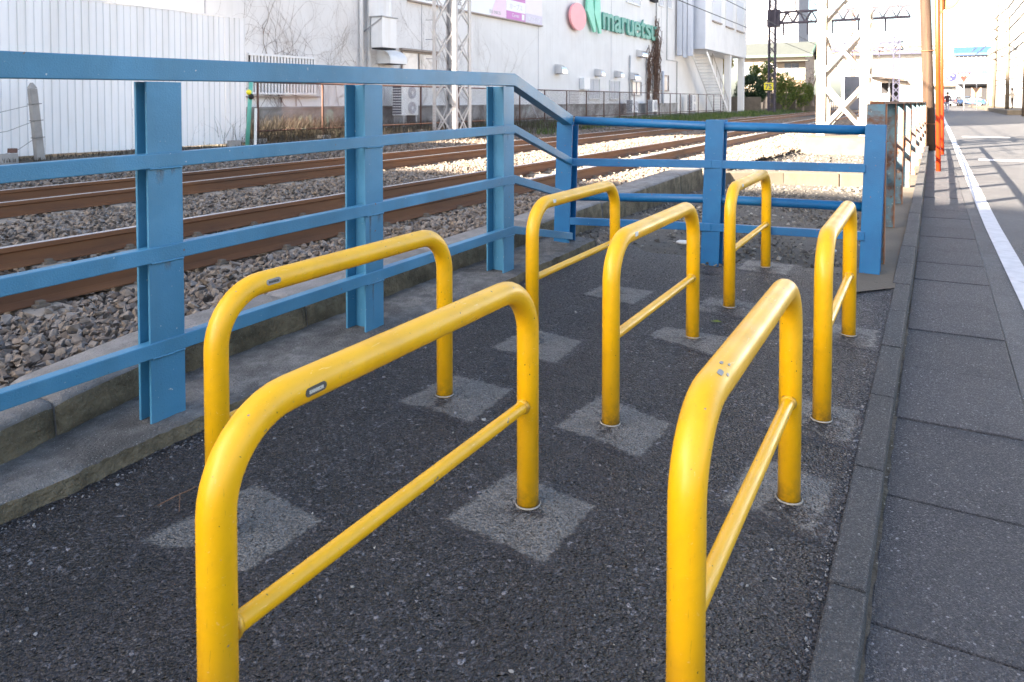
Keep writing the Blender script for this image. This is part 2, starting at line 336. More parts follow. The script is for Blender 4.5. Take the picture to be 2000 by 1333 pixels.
M['blueroof'] = surf('blue_roof', (.02,.06,.17), (.03,.075,.20), 4, .6, .05, 20, 0)
M['skin'] = surf('skin', (.5,.32,.24), (.55,.36,.27), 4, .6, .05, 20, 0)
M['hair'] = surf('dark_hair', (.015,.012,.01), (.03,.025,.02), 4, .7, .05, 20, 0)
M['jacket'] = surf('dark_maroon_jacket', (.035,.015,.02), (.055,.025,.03), 6, .9, .05, 40, .2, .01)
M['jeans'] = surf('grey_jeans', (.22,.22,.30), (.3,.3,.38), 6, .9, .05, 40, .2, .01)
M['beige'] = surf('beige_clothes', (.55,.47,.38), (.62,.54,.45), 6, .9, .05, 40, .2, .01)
M['dkcloth'] = surf('dark_clothes', (.05,.035,.03), (.08,.055,.05), 6, .9, .05, 40, .2, .01)
M['label'] = surf('dark_grey_plate', (.075,.072,.068), (.10,.097,.09), 30, .45, .08, 60, 0)
M['labeltext'] = surf('pale_plate_lettering', (.60,.57,.50), (.66,.63,.56), 30, .5, .08, 60, 0)
M['silver'] = surf('silver_tape', (.55,.55,.54), (.66,.66,.65), 30, .35, .08, 60, 0)
M['teal'] = surf('teal_paint', (.10,.38,.30), (.14,.44,.35), 8, .5, .1, 60, .1, .002)
M['platemid'] = surf('mid_grey_plate', (.22,.215,.20), (.27,.265,.25), 30, .45, .08, 60, 0)
M['polecon'] = surf('pole_concrete', (.10,.078,.058), (.135,.108,.082), 3, .9, .05, 40, .2, .004)
M['farwhite'] = surf('far_white_wall', (.30,.295,.30), (.36,.355,.36), 1, .8, .05, 20, 0)
M['fargrey'] = surf('far_grey_panel', (.14,.15,.18), (.19,.2,.24), 1, .8, .05, 20, 0)
M['litter'] = surf('pale_litter', (.66,.64,.62), (.78,.77,.76), 20, .7, .08, 60, .2, .002)
M['twig'] = surf('twig', (.13,.07,.04), (.2,.11,.07), 20, .8, .08, 60, .2, .002)
M['rubberring'] = surf('pale_sleeve_ring', (.16,.15,.135), (.34,.32,.28), 30, .8, .08, 60, 0)
M['brick'] = surf('dark_red_brick', (.12,.065,.05), (.18,.10,.08), 10, .9, .05, 60, .4, .004)

# ------------------------------------------------------------------ ground, road, kerbs
def kx(y):                                               # road-side face of the kerb; the road drifts slightly off the track
    return -0.118 + 0.0125*y if y < 6 else -0.043 + 0.0088*(y-6)
def rz(y):
    if y < 3: return -.016
    if y < 10: return -.016 - .029*(y-3)/7
    return -0.045 if y < 20 else -0.045 + (y-20)*0.0033
struct(MB().grid(lambda u, v: (-700+1400*u, -500+1300*v, -0.32), 4, 4).build('ground', M['ground']))
# parking strip
def strip_pt(u, v):
    y = -3.0 + 8.0*v; x0 = -2.165; x1 = kx(y) - 0.078
    e = 0
    if v > .97: e = .16*math.sin(u*9.1+.6) + .09*math.sin(u*23)
    return (x0 + (x1-x0)*u, y + e, gz(y+e))
pave = struct(MB().grid(strip_pt, 40, 40).build('asphalt_pavement', M['asphalt'], org=(0,0,0)))
# dirt behind the end fence and along the line
def dirt_pt(u, v):
    y = 4.2 + (165-4.2)*(v**2.2); x0 = -3.05; x1 = kx(y) - .08
    z = .020 if y < 5 else max(-.10, .036 - (y-5)*.010 - .016*max(0, 1-(y-5)*4))
    if y > 20: z = rz(y) - .06
    return (x0 + (x1-x0)*u, y, z + .012*math.sin(x0*3+u*11+y*2.3))
struct(MB().grid(dirt_pt, 14, 70).build('dirt_verge', M['dirt'], org=(0,0,0)))
# road
def road_pt(u, v):
    y = -6 + 240*(v**1.6); x0 = kx(y) + .4245; return (x0 + (8.2-x0)*u, y, rz(y) - .004)
road = struct(MB().grid(road_pt, 6, 60).build('road', M['road'], org=(0,0,0)))
def strip_line(x0f, w, y0, y1, n, dz):
    return MB().grid(lambda u, v: (x0f(y0+(y1-y0)*v) + w*u, y0+(y1-y0)*v, rz(y0+(y1-y0)*v) + dz), 1, n)
strip_line(lambda y: .49 + (0.0016*y if y < 8 else .0128+.0095*(y-8)), .125, 1.0, 160, 90, .001).build('lane_line', M['lane'], road)
for (x, y, l) in ((.95, 17.2, 1.0), (1.05, 27.5, 1.3)):
    MB().grid(lambda u, v: (x+l*u, y+.45*v, rz(y) + .001), 2, 1).build('road_marking', M['lane'], road)
# gutter slabs and kerb stones, one by one
gut = struct(B(-.2, .5, -4, -3.9, -.2, -.12).build('gutter', M['gutter']))
kerb = struct(B(-.3, -.1, -4, -3.9, -.2, -.12).build('kerb', M['kerbgrey']))
def run(y, n, parent, fn, name, mat, bev, step=.612, gap=.006):
    for i in range(n):
        a = y + i*step; b_ = a + step - gap*(1 if a < 14 else .5)
        fn(a, b_, rnd).build(name, mat, parent, bevel=bev)
def gslab(a, b_, r):
    d = r.uniform(-.003, .003); za = rz(a)+d; zb = rz(b_)+d+r.uniform(-.002,.002)
    xa, xb = kx(a)+.0015, kx(b_)+.0015
    return MB().hexa([(xa,a,-.2),(xa+.42,a,-.2),(xb+.42,b_,-.2),(xb,b_,-.2)], [(xa,a,za-.004),(xa+.42,a,za+.002),(xb+.42,b_,zb+.002),(xb,b_,zb-.004)])
run(1.785-.612*4, 34, gut, gslab, 'gutter_slab', M['gutter'], .004)
def kstone(a, b_, r):
    ja = r.uniform(-.003,.003); t = .009+r.uniform(-.002,.002)
    za = gz(min(a,6))+t; zb = gz(min(b_,6))+t
    xa, xb = kx(a)+ja, kx(b_)+ja; w = .086 if a < 4.8 else .10
    return MB().hexa([(xa-w,a,-.2),(xa,a,-.2),(xb,b_,-.2),(xb-w,b_,-.2)], [(xa-w,a,za),(xa-.005,a,za),(xb-.005,b_,zb),(xb-w,b_,zb)])
run(1.81-.612*4, 34, kerb, kstone, 'kerb_stone', M['kerbgrey'], .006)
tag(MB().grid(lambda u, v: (kx(-3+22*v)-.010+.016*u + .003*math.sin(v*900)*(u>.5), -3+22*v, rz(-3+22*v)-.007+.003*math.sin(v*700)), 1, 300).build('joint_dirt', M['soil'], kerb), kind='stuff')
# far stretch of the same kerb and gutter in one piece each
def longstrip(f0, w, z0, z1, ya, yb, n):
    m = MB()
    for i in range(n):
        a = ya+(yb-ya)*i/n; b_ = ya+(yb-ya)*(i+1)/n
        m.hexa([(f0(a),a,z0),(f0(a)+w,a,z0),(f0(b_)+w,b_,z0),(f0(b_),b_,z0)], [(f0(a),a,rz(a)+z1),(f0(a)+w,a,rz(a)+z1),(f0(b_)+w,b_,rz(b_)+z1),(f0(b_),b_,rz(b_)+z1)])
    return m
tag(longstrip(lambda y: kx(y)+.006, .42, -.2, -.001, 20.18, 150, 30).build('gutter_run', M['gutter'], gut), kind='stuff')
tag(longstrip(lambda y: kx(y)-.10, .10, -.2, .10, 20.2, 150, 30).build('kerb_run', M['conc'], kerb), kind='stuff')
# narrow concrete footing behind the kerb along the old steel fence
struct(MB().grid(lambda u, v: (-.36+(kx(5+v*40)-.085+.36)*u, 4.75+v*40-.25*(1-u)*(v<.01), .058 - .002*v*40*.5), 3, 30).build('fence_footing', M['conc'], org=(0,0,0)))
# left side: low step and raised kerb, block by block
stepo = struct(B(-2.5, -2.3, -4, -3.9, -.1, 0).build('low_concrete_step', M['step']))
def kfx(y): return -2.53 if y > 1.75 else -2.53 + .165*(1.75-y)/.75 if y > .3 else -2.21
def sedge(y): return .014*mnoise.noise(Vector((y*3.1,0,0))) + .012*mnoise.noise(Vector((y*11,3,0))) + .008*mnoise.noise(Vector((y*34,7,0))) + .005*mnoise.noise(Vector((y*90,1,0)))
def szz(x, y): return gz(y)+.058 + .006*mnoise.noise(Vector((x*9,y*9,0))) + .003*mnoise.noise(Vector((x*40,y*40,2)))
def step_top(u, v):
    y = -3+8.0*v; x = kfx(y)-.01 + (-2.155+sedge(y)-kfx(y)+.01)*u
    return (x, y, szz(x, y) - (.010*max(0, u-.9)*10)**1)
def step_face(u, v):
    y = -3+8.0*v; x = -2.155 + sedge(y); z0 = szz(x, y)-.010
    return (x + .010*u + .007*mnoise.noise(Vector((y*50, u*4, 5)))*(1 if 0 < u < 1 else 0), y, z0 - (.075)*u)
m = MB(); m.grid(step_top, 16, 700); m.mi = 1; m.grid(step_face, 4, 700)
m.build('step_section', [M['step'], M['kerbmoss']], stepo, True)
m = MB(); m.mi = 0; m.add([(-2.54,5.0,-.1),(-2.145,5.0,-.1),(-2.145,5.0,gz(5)+.055),(-2.54,5.0,gz(5)+.055)], [(0,1,2,3)]); m.build('step_end', M['step'], stepo)
upk = struct(B(-2.8, -2.6, -4, -3.9, -.1, 0).build('raised_kerb', M['kerb']))
def ustone(a, b_, r):
    j = r.uniform(-.006,.006); za = gz(a)+.18+r.uniform(-.004,.004); zb = gz(b_)+.18+r.uniform(-.004,.004)
    n = 36; m = MB(); L = b_-a
    def ru(y, k): return .006*mnoise.noise(Vector((y*7, k, 0))) + .004*mnoise.noise(Vector((y*26, k, 1)))
    rings = []
    for i in range(n+1):
        y = a+L*i/n; e = min(i, n-i)/n*L; c = .012*max(0, 1-e/.012); x1 = kfx(y)+j; zt = za+(zb-za)*i/n
        rings += [(x1-.30, y, -.1), (x1-.30, y, zt-c), (x1-.05, y, zt-c+ru(y,3)*.4), (x1-.020-c+ru(y,1), y, zt-c-.003+ru(y,4)*.5), (x1-.004-c+ru(y,2), y, zt-.018-c), (x1-c+ru(y,5), y, zt-.06), (x1-c*.5+ru(y,6), y, zt-.11), (x1, y, -.1)]
    fs = []; ms = []
    for i in range(n):
        for k in range(7): fs.append((i*8+k, i*8+k+1, (i+1)*8+k+1, (i+1)*8+k)); ms.append(0 if k < 4 else 1)
    fs.append(tuple(range(7,-1,-1))); ms.append(0); fs.append(tuple(n*8+k for k in range(8))); ms.append(0)
    m.add(rings, fs); m.m = ms; return m
y = -3.55
while y < 9.3:
    ustone(y, min(y+1.193, 9.42), rnd).build('kerb_block', [M['kerb'], M['kerbmoss']], upk, True); y += 1.2
for (p, q) in (((-2.70,9.44),(-2.45,10.2)), ((-2.45,10.22),(-1.75,10.62)), ((-1.73,10.63),(-1.05,10.85)), ((-1.03,10.86),(-.42,11.0))):
    MB().beam((p[0],p[1],.035), (q[0],q[1],.035), .24, .25).build('kerb_block', M['conc'], upk, bevel=.012)

# concrete patches round the legs
HOOPS = [(-.957,.727), (-1.587,1.212), (-1.57,2.908), (-.942,2.325), (-.905,3.918), (-.302,2.715), (-.320,1.112)]
HW = 1.02
patches = {(0,1):[(-1.078,1.867),(-.789,1.827),(-.802,1.542),(-1.117,1.572)], (1,0):[(-1.707,1.435),(-1.407,1.395),(-1.414,1.155),(-1.751,1.102)],
  (1,1):[(-1.658,2.409),(-1.39,2.401),(-1.375,2.092),(-1.712,2.097)], (3,0):[(-1.057,2.517),(-.755,2.418),(-.772,2.153),(-1.097,2.204)],
  (3,1):[(-1.098,3.424),(-.777,3.432),(-.801,3.152),(-1.131,3.276)], (2,0):[(-1.675,3.085),(-1.378,3.033),(-1.362,2.735),(-1.701,2.76)],
  (2,1):[(-1.67,4.011),(-1.357,4.016),(-1.379,3.713),(-1.696,3.768)], (6,1):[(-.448,2.347),(-.215,2.287),(-.225,1.984),(-.49,2.025)]}
def patch_obj(poly, seed, strength, leg):
    r = random.Random(seed); P = [Vector(p) for p in poly]; n = 26; ext = 1.22; ctr = sum(P, Vector((0,0)))/4
    Q = [ctr + (p-ctr)*ext for p in P]; m = MB(); vals = []
    def f(u, v):
        a_ = Q[0].lerp(Q[1], u); c_ = Q[3].lerp(Q[2], u); p = a_.lerp(c_, v)
        return (p.x, p.y, gz(p.y)+(.002 if 0 < u < 1 and 0 < v < 1 else -.001))
    m.grid(f, n, n)
    for j in range(n+1):
        for i in range(n+1):
            d = min(i/n, 1-i/n, j/n, 1-j/n) - (1-1/ext)/2
            x, y_, _ = m.v[j*(n+1)+i]; e = max(0, min(1, .5+d*8))
            e -= .62*math.exp(-((x-leg[0]-.02)**2+(y_-leg[1]+.05)**2)/.0085)
            vals.append(e*strength if 0 < i < n and 0 < j < n else 0)
    ob = m.build('concrete_patch', M['patch'], pave, org=(ctr.x, ctr.y, gz(ctr.y)))
    at = ob.data.attributes.new('edge', 'FLOAT', 'POINT'); at.data.foreach_set('value', vals)
    return ob
for hi, (hx, hy) in enumerate(HOOPS):
    for e in (0, 1):
        cy = hy + e*HW
        if (hi, e) in patches: poly = patches[(hi, e)]
        else:
            w = .15; xr = min(hx+w+.02, kx(cy)-.10)
            poly = [(hx-w, cy+w*1.05), (xr, cy+w), (xr-.01, cy-w*1.02), (hx-w-.02, cy-w)]
        poly = poly[::-1]
        patch_obj(poly, hi*2+e, (.62 if hi in (4,5) else .78 if hi == 6 else 1.0)*(.92 if (hi, e) in ((3,1),(4,0)) else 1), (hx, cy))

# ------------------------------------------------------------------ yellow hoop barriers
def arc_path(w, top, rad):
    P = [(0,0,-.03)]; 
    for k in range(11):
        a = math.pi*(1 - k/20); P.append((0, rad+rad*math.cos(a), top-rad+rad*math.sin(a)))
    for k in range(11):
        a = math.pi*(.5 - k/20); P.append((0, w-rad+rad*math.cos(a), top-rad+rad*math.sin(a)))
    P.append((0, w, -.03)); return P
TOP = .636; RT = .0308
hoop_me = MB().tube(arc_path(HW, TOP, .145), RT, 28).mesh('frame', M['yellow'], True)
bar_me = MB().tube([(0,.012,.295),(0,.03,.295),(0,HW-.03,.295),(0,HW-.012,.295)], .0168, 18).mesh('crossbar', M['yellow'], True)
def ring_mesh():
    m = MB(); n = 26; prof = [(.0338,.0005),(.0345,.0045),(.0362,.0050),(.0372,.0005)]
    for j in range(n):
        for (r_, z) in prof: a = 2*math.pi*j/n; m.v.append((r_*math.cos(a), r_*math.sin(a), z+.004))
    for j in range(n):
        for k in range(3): m.f.append((j*4+k, ((j+1) % n)*4+k, ((j+1) % n)*4+k+1, j*4+k+1)); m.m.append(0)
    return m.mesh('sleeve_ring', M['rubberring'], True)
ring_me = ring_mesh()
def weld_mesh(sgn):
    m = MB(); n = 18
    return m.tube([(0, 0, 0), (0, sgn*.006, 0), (0, sgn*.012, 0)], [.0225, .0205, .0172], n).mesh('weld_collar', M['yellow'], True)
weldA, weldB = weld_mesh(1), weld_mesh(-1)
def text_me(body, size, mat, ext=0.0, offset=0.0, name='lettering', sx=1.0, align='CENTER'):
    cu = bpy.data.curves.new('t', 'FONT'); cu.body = body; cu.size = size; cu.extrude = ext; cu.offset = offset
    cu.align_x = align; cu.resolution_u = 3
    ob = bpy.data.objects.new('t', cu); COL.objects.link(ob)
    dg = bpy.context.evaluated_depsgraph_get()
    me = bpy.data.meshes.new_from_object(ob.evaluated_get(dg)); me.name = name
    bpy.data.objects.remove(ob)
    if sx != 1: me.transform(Matrix.Diagonal((sx,1,1,1)))
    me.materials.clear(); me.materials.append(mat); return me
def wrap_on_tube(me, r, ang0):                           # flat x,y -> along the tube (+Y) and round it, on the +X side
    for v in me.vertices:
        a = ang0 + v.co.y/r; rr = r + v.co.z
        v.co = (rr*math.cos(a), v.co.x, rr*math.sin(a))
def plate_mesh(l, h, mat, r, ang0, name, rad=True):
    m = MB(); n = 16; out = []
    for i in range(n):
        t = 2*math.pi*i/n; cx = (l/2-h/2)*(1 if math.cos(t) > 0 else -1)
        if rad: out.append((cx + h/2*math.cos(t), h/2*math.sin(t), .0))
        else: out.append((l/2*max(-1,min(1,1.6*math.cos(t))), h/2*max(-1,min(1,1.6*math.sin(t))), 0))
    m.prism(out, (0,0,.0012)); me = m.mesh(name, mat); 
    bm = bmesh.new(); bm.from_mesh(me); bmesh.ops.triangulate(bm, faces=bm.faces); bm.to_mesh(me); bm.free()
    wrap_on_tube(me, r, ang0); return me
HLAB = ['yellow tubular hoop barrier with a readable maker plate, beside a brown twig', 'yellow hoop barrier with maker plate, close to the second post of the blue rail fence',
        'yellow hoop barrier nearest the sloping end of the blue rail fence, small silver plate', 'yellow hoop barrier with small silver plate, between the fence row and the kerb row',
        'yellow hoop barrier right in front of the low blue end fence, at its middle post', 'yellow hoop barrier by the kerb, close to the end post of the blue fence',
        'yellow hoop barrier by the kerb with grey paint chips on its bend']
HG = 'yellow hoop barriers on the asphalt strip'
for i, (hx, hy) in enumerate(HOOPS):
    z0 = gz(hy+HW/2)
    t = thing('hoop_barrier', (hx, hy, z0), HLAB[i], 'bike barrier', HG)
    link('frame', hoop_me, (hx, hy, z0), t)
    link('crossbar', bar_me, (hx, hy, z0), t)
    link('weld_collar', weldA, (hx, hy+RT-.004, z0+.295), t); link('weld_collar', weldB, (hx, hy+HW-RT+.004, z0+.295), t)
    for e in (0, 1): link('sleeve_ring', ring_me, (hx+.0015*math.sin(i*2+e), hy+e*HW+.002*math.cos(i+e*3), gz(hy+e*HW)+.001), t, rot=(.03*math.sin(i*3+e), .03*math.cos(i*2.2+e), 0))
    if i in (0, 1):
        ye = hy + (.185 if i == 0 else .165); ang = R(-2 if i == 0 else 8)
        p = link('maker_plate', plate_mesh(.050, .0165, M['label'] if i == 0 else M['platemid'], RT, ang, 'maker_plate'), (hx, ye, z0+TOP), t)
        tm = text_me('SUNBARRICAR', .0082, M['labeltext'] if i == 0 else M['label'], .0006, .00025, 'lettering', .62)
        for v in tm.vertices: v.co.y -= .003; v.co.z += .0013
        wrap_on_tube(tm, RT, ang); link('lettering', tm, (hx, ye, z0+TOP), p)
    elif i in (2, 3, 4):
        link('maker_plate', plate_mesh(.030, .016, M['silver'], RT, R(6), 'maker_plate', False), (hx, hy+.17, z0+TOP), t)
    if i == 6:
        for (a, yy, l, h) in ((R(62), .150, .022, .010), (R(78), .19, .012, .006), (R(40), .165, .010, .005), (R(55), .20, .008, .004)):
            link('paint_chip', plate_mesh(l, h, M['platemid'], RT*1.0005, a, 'paint_chip'), (hx, hy+yy, z0+TOP), t)

# ------------------------------------------------------------------ blue fence
fence = thing('blue_fence', (-2.28, 1.5, .06), 'blue steel fence of H-beam posts and flat rails with a low end section', 'fence')
FX = -2.23
def hpost(y0, y1, z0, z1, xf=FX, d=.125, tf=.011):
    m = MB(); ym = (y0+y1)/2
    m.box(xf-tf, xf, y0, y1, z0, z1); m.box(xf-d, xf-d+tf, y0, y1, z0, z1); m.box(xf-d+tf, xf-tf, ym-.005, ym+.005, z0, z1); return m
for (a, b_) in ((.395,.52), (1.449,1.577), (2.512,2.637), (3.762,3.89)):
    hpost(a, b_, gz(a)+.03, gz(a)+1.206, FX, .07 if a < 2 else .125).build('post', M['blue'], fence, bevel=.002)
def flatrail(pts, h, d, xf):                            # pts: (y, z_top, x_front) stations
    m = MB(); vs_ = []
    for (yy, zt, xo) in pts: vs_ += [(xf+xo-d, yy, zt-h), (xf+xo, yy, zt-h), (xf+xo, yy, zt), (xf+xo-d, yy, zt)]
    fs = [(0,1,2,3), tuple(4*(len(pts)-1)+k for k in (3,2,1,0))]
    for i in range(len(pts)-1):
        o = 4*i
        for k in range(4): k2 = (k+1) % 4; fs.append((o+k2, o+k, o+4+k, o+4+k2))
    return m.add(vs_, fs)
for (zt, h, zend, d) in ((1.286,.076,1.048,.075), (.966,.05,.732,.042), (.651,.052,.474,.042), (.330,.051,.182,.042)):
    flatrail([(-1.6, zt+gz(-1.6), 0), (3.895, zt+gz(3.895), 0), (4.785, zend, -.018)], h*(1 if h < .07 else 1), d, FX+.006).build('rail', M['blue'], fence, bevel=.003)
for (a_, b_) in ((1.449,1.577), (2.512,2.637), (3.762,3.89)):
    for zt, h in ((.966,.05), (.651,.052), (.330,.051)):
        n_ = 16; r_ = random.Random(int(a_*100+zt*10))
        MB().tube([(FX+.0045, a_+.004+(b_-a_-.008)*k/n_, gz(a_)+zt-h-.001+r_.uniform(-.0012,.0012)) for k in range(n_+1)], [r_.uniform(.003,.0048) for _ in range(n_+1)], 6).build('weld_bead', M['blue'], fence, True)
def streak_mat():
    m, nt, b = nmat('rust_streak'); co = coord(nt, 'Object', (1, 1, .18)); b.inputs['Base Color'].default_value = (.26,.15,.05,1); b.inputs['Roughness'].default_value = .8
    g = coord(nt, 'Generated'); sp = nt.nodes.new('ShaderNodeSeparateXYZ'); nt.links.new(g, sp.inputs[0])
    fz = ramp(nt, sp.outputs['Z'], [(0, 0), (1, .4)]); fy = ramp(nt, sp.outputs['Y'], [(0, 0), (.5, 1), (1, 0)])
    f = mix(nt, 1.0, mix(nt, 1.0, fz, fy, 'MULTIPLY'), ramp(nt, noise(nt, co, 90, 4, .6), [(.35, .1), (.6, 1)]), 'MULTIPLY')
    nt.links.new(f, b.inputs['Alpha']); return m
M['streak'] = streak_mat()
for (y0, w, zt, h) in ((1.475,.035,.915,.06), (1.53,.02,.915,.03), (2.535,.018,.60,.22), (2.555,.014,.275,.18), (3.80,.02,.915,.05), (2.59,.03,.60,.05), (1.50,.03,.60,.04)):
    B(FX+.0006,FX+.0012,y0,y0+w,gz(y0)+zt-h,gz(y0)+zt).build('rust_streak', M['streak'], fence)
# end section
def wpost(xb, xt, y, z0, z1, w=.118, d=.11, tf=.01):     # flange towards the hoops, leaning slightly
    m = MB(); y1 = y+d
    def seg(xa0, xa1, ya, yb): m.hexa([(xb+xa0,ya,z0),(xb+xa1,ya,z0),(xb+xa1,yb,z0),(xb+xa0,yb,z0)], [(xt+xa0,ya,z1),(xt+xa1,ya,z1),(xt+xa1,yb,z1),(xt+xa0,yb,z1)])
    seg(-w/2, w/2, y, y+tf); seg(-w/2, w/2, y1-tf, y1); seg(-.005, .005, y+tf, y1-tf); return m
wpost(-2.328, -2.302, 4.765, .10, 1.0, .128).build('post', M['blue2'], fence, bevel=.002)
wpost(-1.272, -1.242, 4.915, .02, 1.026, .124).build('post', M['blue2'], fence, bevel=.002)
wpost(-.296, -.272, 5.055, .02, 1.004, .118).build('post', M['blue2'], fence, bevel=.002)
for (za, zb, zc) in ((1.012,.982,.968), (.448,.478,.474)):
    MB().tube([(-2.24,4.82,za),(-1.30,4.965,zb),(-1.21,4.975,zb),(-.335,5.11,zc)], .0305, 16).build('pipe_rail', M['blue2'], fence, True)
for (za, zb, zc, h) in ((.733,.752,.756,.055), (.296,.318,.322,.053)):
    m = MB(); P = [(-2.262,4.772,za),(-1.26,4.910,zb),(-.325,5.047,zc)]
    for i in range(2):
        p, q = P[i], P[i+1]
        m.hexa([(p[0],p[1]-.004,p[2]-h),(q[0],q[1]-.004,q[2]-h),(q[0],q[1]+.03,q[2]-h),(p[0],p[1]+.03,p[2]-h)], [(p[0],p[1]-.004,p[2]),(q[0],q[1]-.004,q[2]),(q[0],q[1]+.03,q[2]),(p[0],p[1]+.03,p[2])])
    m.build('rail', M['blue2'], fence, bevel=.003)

# ------------------------------------------------------------------ old rusty fence along the kerb
of = thing('rusty_fence', (-.25, 5.35, .05), 'old rusty steel fence with faded pale blue posts running along the roadside kerb', 'fence')
OP = [(-.285,5.40),(-.265,7.0),(-.245,8.67),(-.205,10.41),(-.165,12.25),(-.125,13.95),(-.095,15.8),(-.065,17.6),(-.035,19.6)]
for i, (x, yy) in enumerate(OP):
    m = MB(); z0, z1 = .03, 1.135-.0035*i
    w = .06 if i == 0 else .045
    m.mi = 0; m.box(x-w, x-w+.008, yy, yy+.10, z0, z1); m.box(x-w+.008, x+w-.008, yy+.045, yy+.053, z0, z1)
    m.mi = 1; m.box(x+w-.008, x+w, yy, yy+.10, z0, z1)
    if i == 0: m.mi = 0; m.box(x-w+.001, x+w-.009, yy-.006, yy-.001, .9, z1-.002)
    m.build('post', [M['oldblue'], M['rust']], of, bevel=.0015)
for zt, h in ((1.145,.02), (.70,.03), (.49,.07)):
    m = MB()
    for i in range(len(OP)-1):
        p, q = OP[i], OP[i+1]; m.beam((p[0]-(.0 if h == .02 else .03),p[1],zt-.003*i), (q[0]-(.0 if h == .02 else .03),q[1],zt-.003*(i+1)), .085 if h == .02 else .012, h)
    m.build('rail', [M['rust']], of)

# ------------------------------------------------------------------ railway
RAILX = [-4.525, -5.645, -8.155, -9.275]; ZT = .12
def rail_mb(x, y0, y1, n):
    zb = ZT-.153
    prof = [(-.0635,0),(.0635,0),(.0635,.009),(.022,.024),(.008,.034),(.008,.102),(.012,.108),(.032,.116),(.0325,.146),(.028,.151),(.02,.153),(-.02,.153),(-.028,.151),(-.0325,.146),(-.032,.116),(-.012,.108),(-.008,.102),(-.008,.034),(-.022,.024),(-.0635,.009)]
    m = MB(); k = len(prof); vs_ = []; fs = []; ms = []
    for j in range(n+1):
        yy = y0+(y1-y0)*j/n; vs_ += [(x+px, yy, zb+pz) for px, pz in prof]
    for j in range(n):
        for i in range(k):
            i2 = (i+1) % k; fs.append((j*k+i, j*k+i2, (j+1)*k+i2, (j+1)*k+i)[::-1]); ms.append(1 if i in (9,10,11) else 0)
    fs.append(tuple(range(k))); ms.append(0); fs.append(tuple(n*k+i for i in range(k-1,-1,-1))); ms.append(0)
    m.add(vs_, fs); m.m = ms; return m
sl_me = MB().hexa([(-.98,-.13,-.17),(.98,-.13,-.17),(.98,.13,-.17),(-.98,.13,-.17)], [(-.96,-.105,0),(.96,-.105,0),(.96,.105,0),(-.96,.105,0)]).mesh('sleeper', M['sleeper'])
clip_mb = MB().box(-.05,.03,-.04,.04,0,.014); clip_mb.box(-.025,.02,-.02,.02,.014,.034); clip_me = clip_mb.mesh('rail_clip', M['blockwall'])
for ti, (xa, xb, lab) in enumerate(((RAILX[0], RAILX[1], 'rusty railway track next to the blue fence'), (RAILX[2], RAILX[3], 'rusty railway track next to the chain-link fence'))):
    cx = (xa+xb)/2
    tr = thing('railway_track', (cx, 2.0, ZT-.2), lab, 'railway track', 'railway tracks')
    for x in (xa, xb): rail_mb(x, -14, 190, 60).build('rail', [M['railside'], M['railtop']], tr)
    y = .35 + .2*ti; k = 0
    while y < (48 if ti == 0 else 36):
        so = link('sleeper', sl_me, (cx, y, ZT-.160), tr)
        if ti == 0 and y < 16:
            for x in (xa, xb):
                for sg in (-1, 1): link('rail_clip', clip_me, (x+sg*.085, y, ZT-.158), so, rot=(0,0,0 if sg > 0 else math.pi))
        y += .62
def hb(x):
    pts = [(-11.6,.10),(-10.6,.02),(-10.0,-.06),(-9.6,-.055),(-9.3,-.07),(-8.15,-.07),(-7.7,-.045),(-6.9,-.015),(-6.1,-.045),(-5.65,-.07),(-4.5,-.07),(-4.15,-.045),(-3.5,.0),(-2.82,.045)]
    for (a, za), (b_, zb) in zip(pts, pts[1:]):
        if a <= x <= b_: return za+(zb-za)*(x-a)/(b_-a)
    return pts[0][1] if x < pts[0][0] else pts[-1][1]
struct(MB().grid(lambda u, v: (-11.6+8.79*u, -8+200*v**1.5, hb(-11.6+8.79*u)-.03), 60, 40).build('track_bed', M['bed'], org=(0,0,0)))
def hulls(n, seed, flat=.7):
    r = random.Random(seed); out = []
    for _ in range(n):
        bm = bmesh.new()
        for k in range(r.choice((9,10,11))):
            p = Vector((r.gauss(0,1), r.gauss(0,1), r.gauss(0,1))).normalized()*r.uniform(.82,1.0); p.z *= flat; p.x *= 1.15
            bm.verts.new(p)
        bmesh.ops.convex_hull(bm, input=bm.verts)
        bmesh.ops.delete(bm, geom=[v for v in bm.verts if not v.link_faces], context='VERTS')
        bmesh.ops.triangulate(bm, faces=bm.faces); bm.verts.index_update()
        out.append((np.array([v.co[:] for v in bm.verts]), np.array([[v.index for v in f.verts] for f in bm.faces]))); bm.free()
    return out
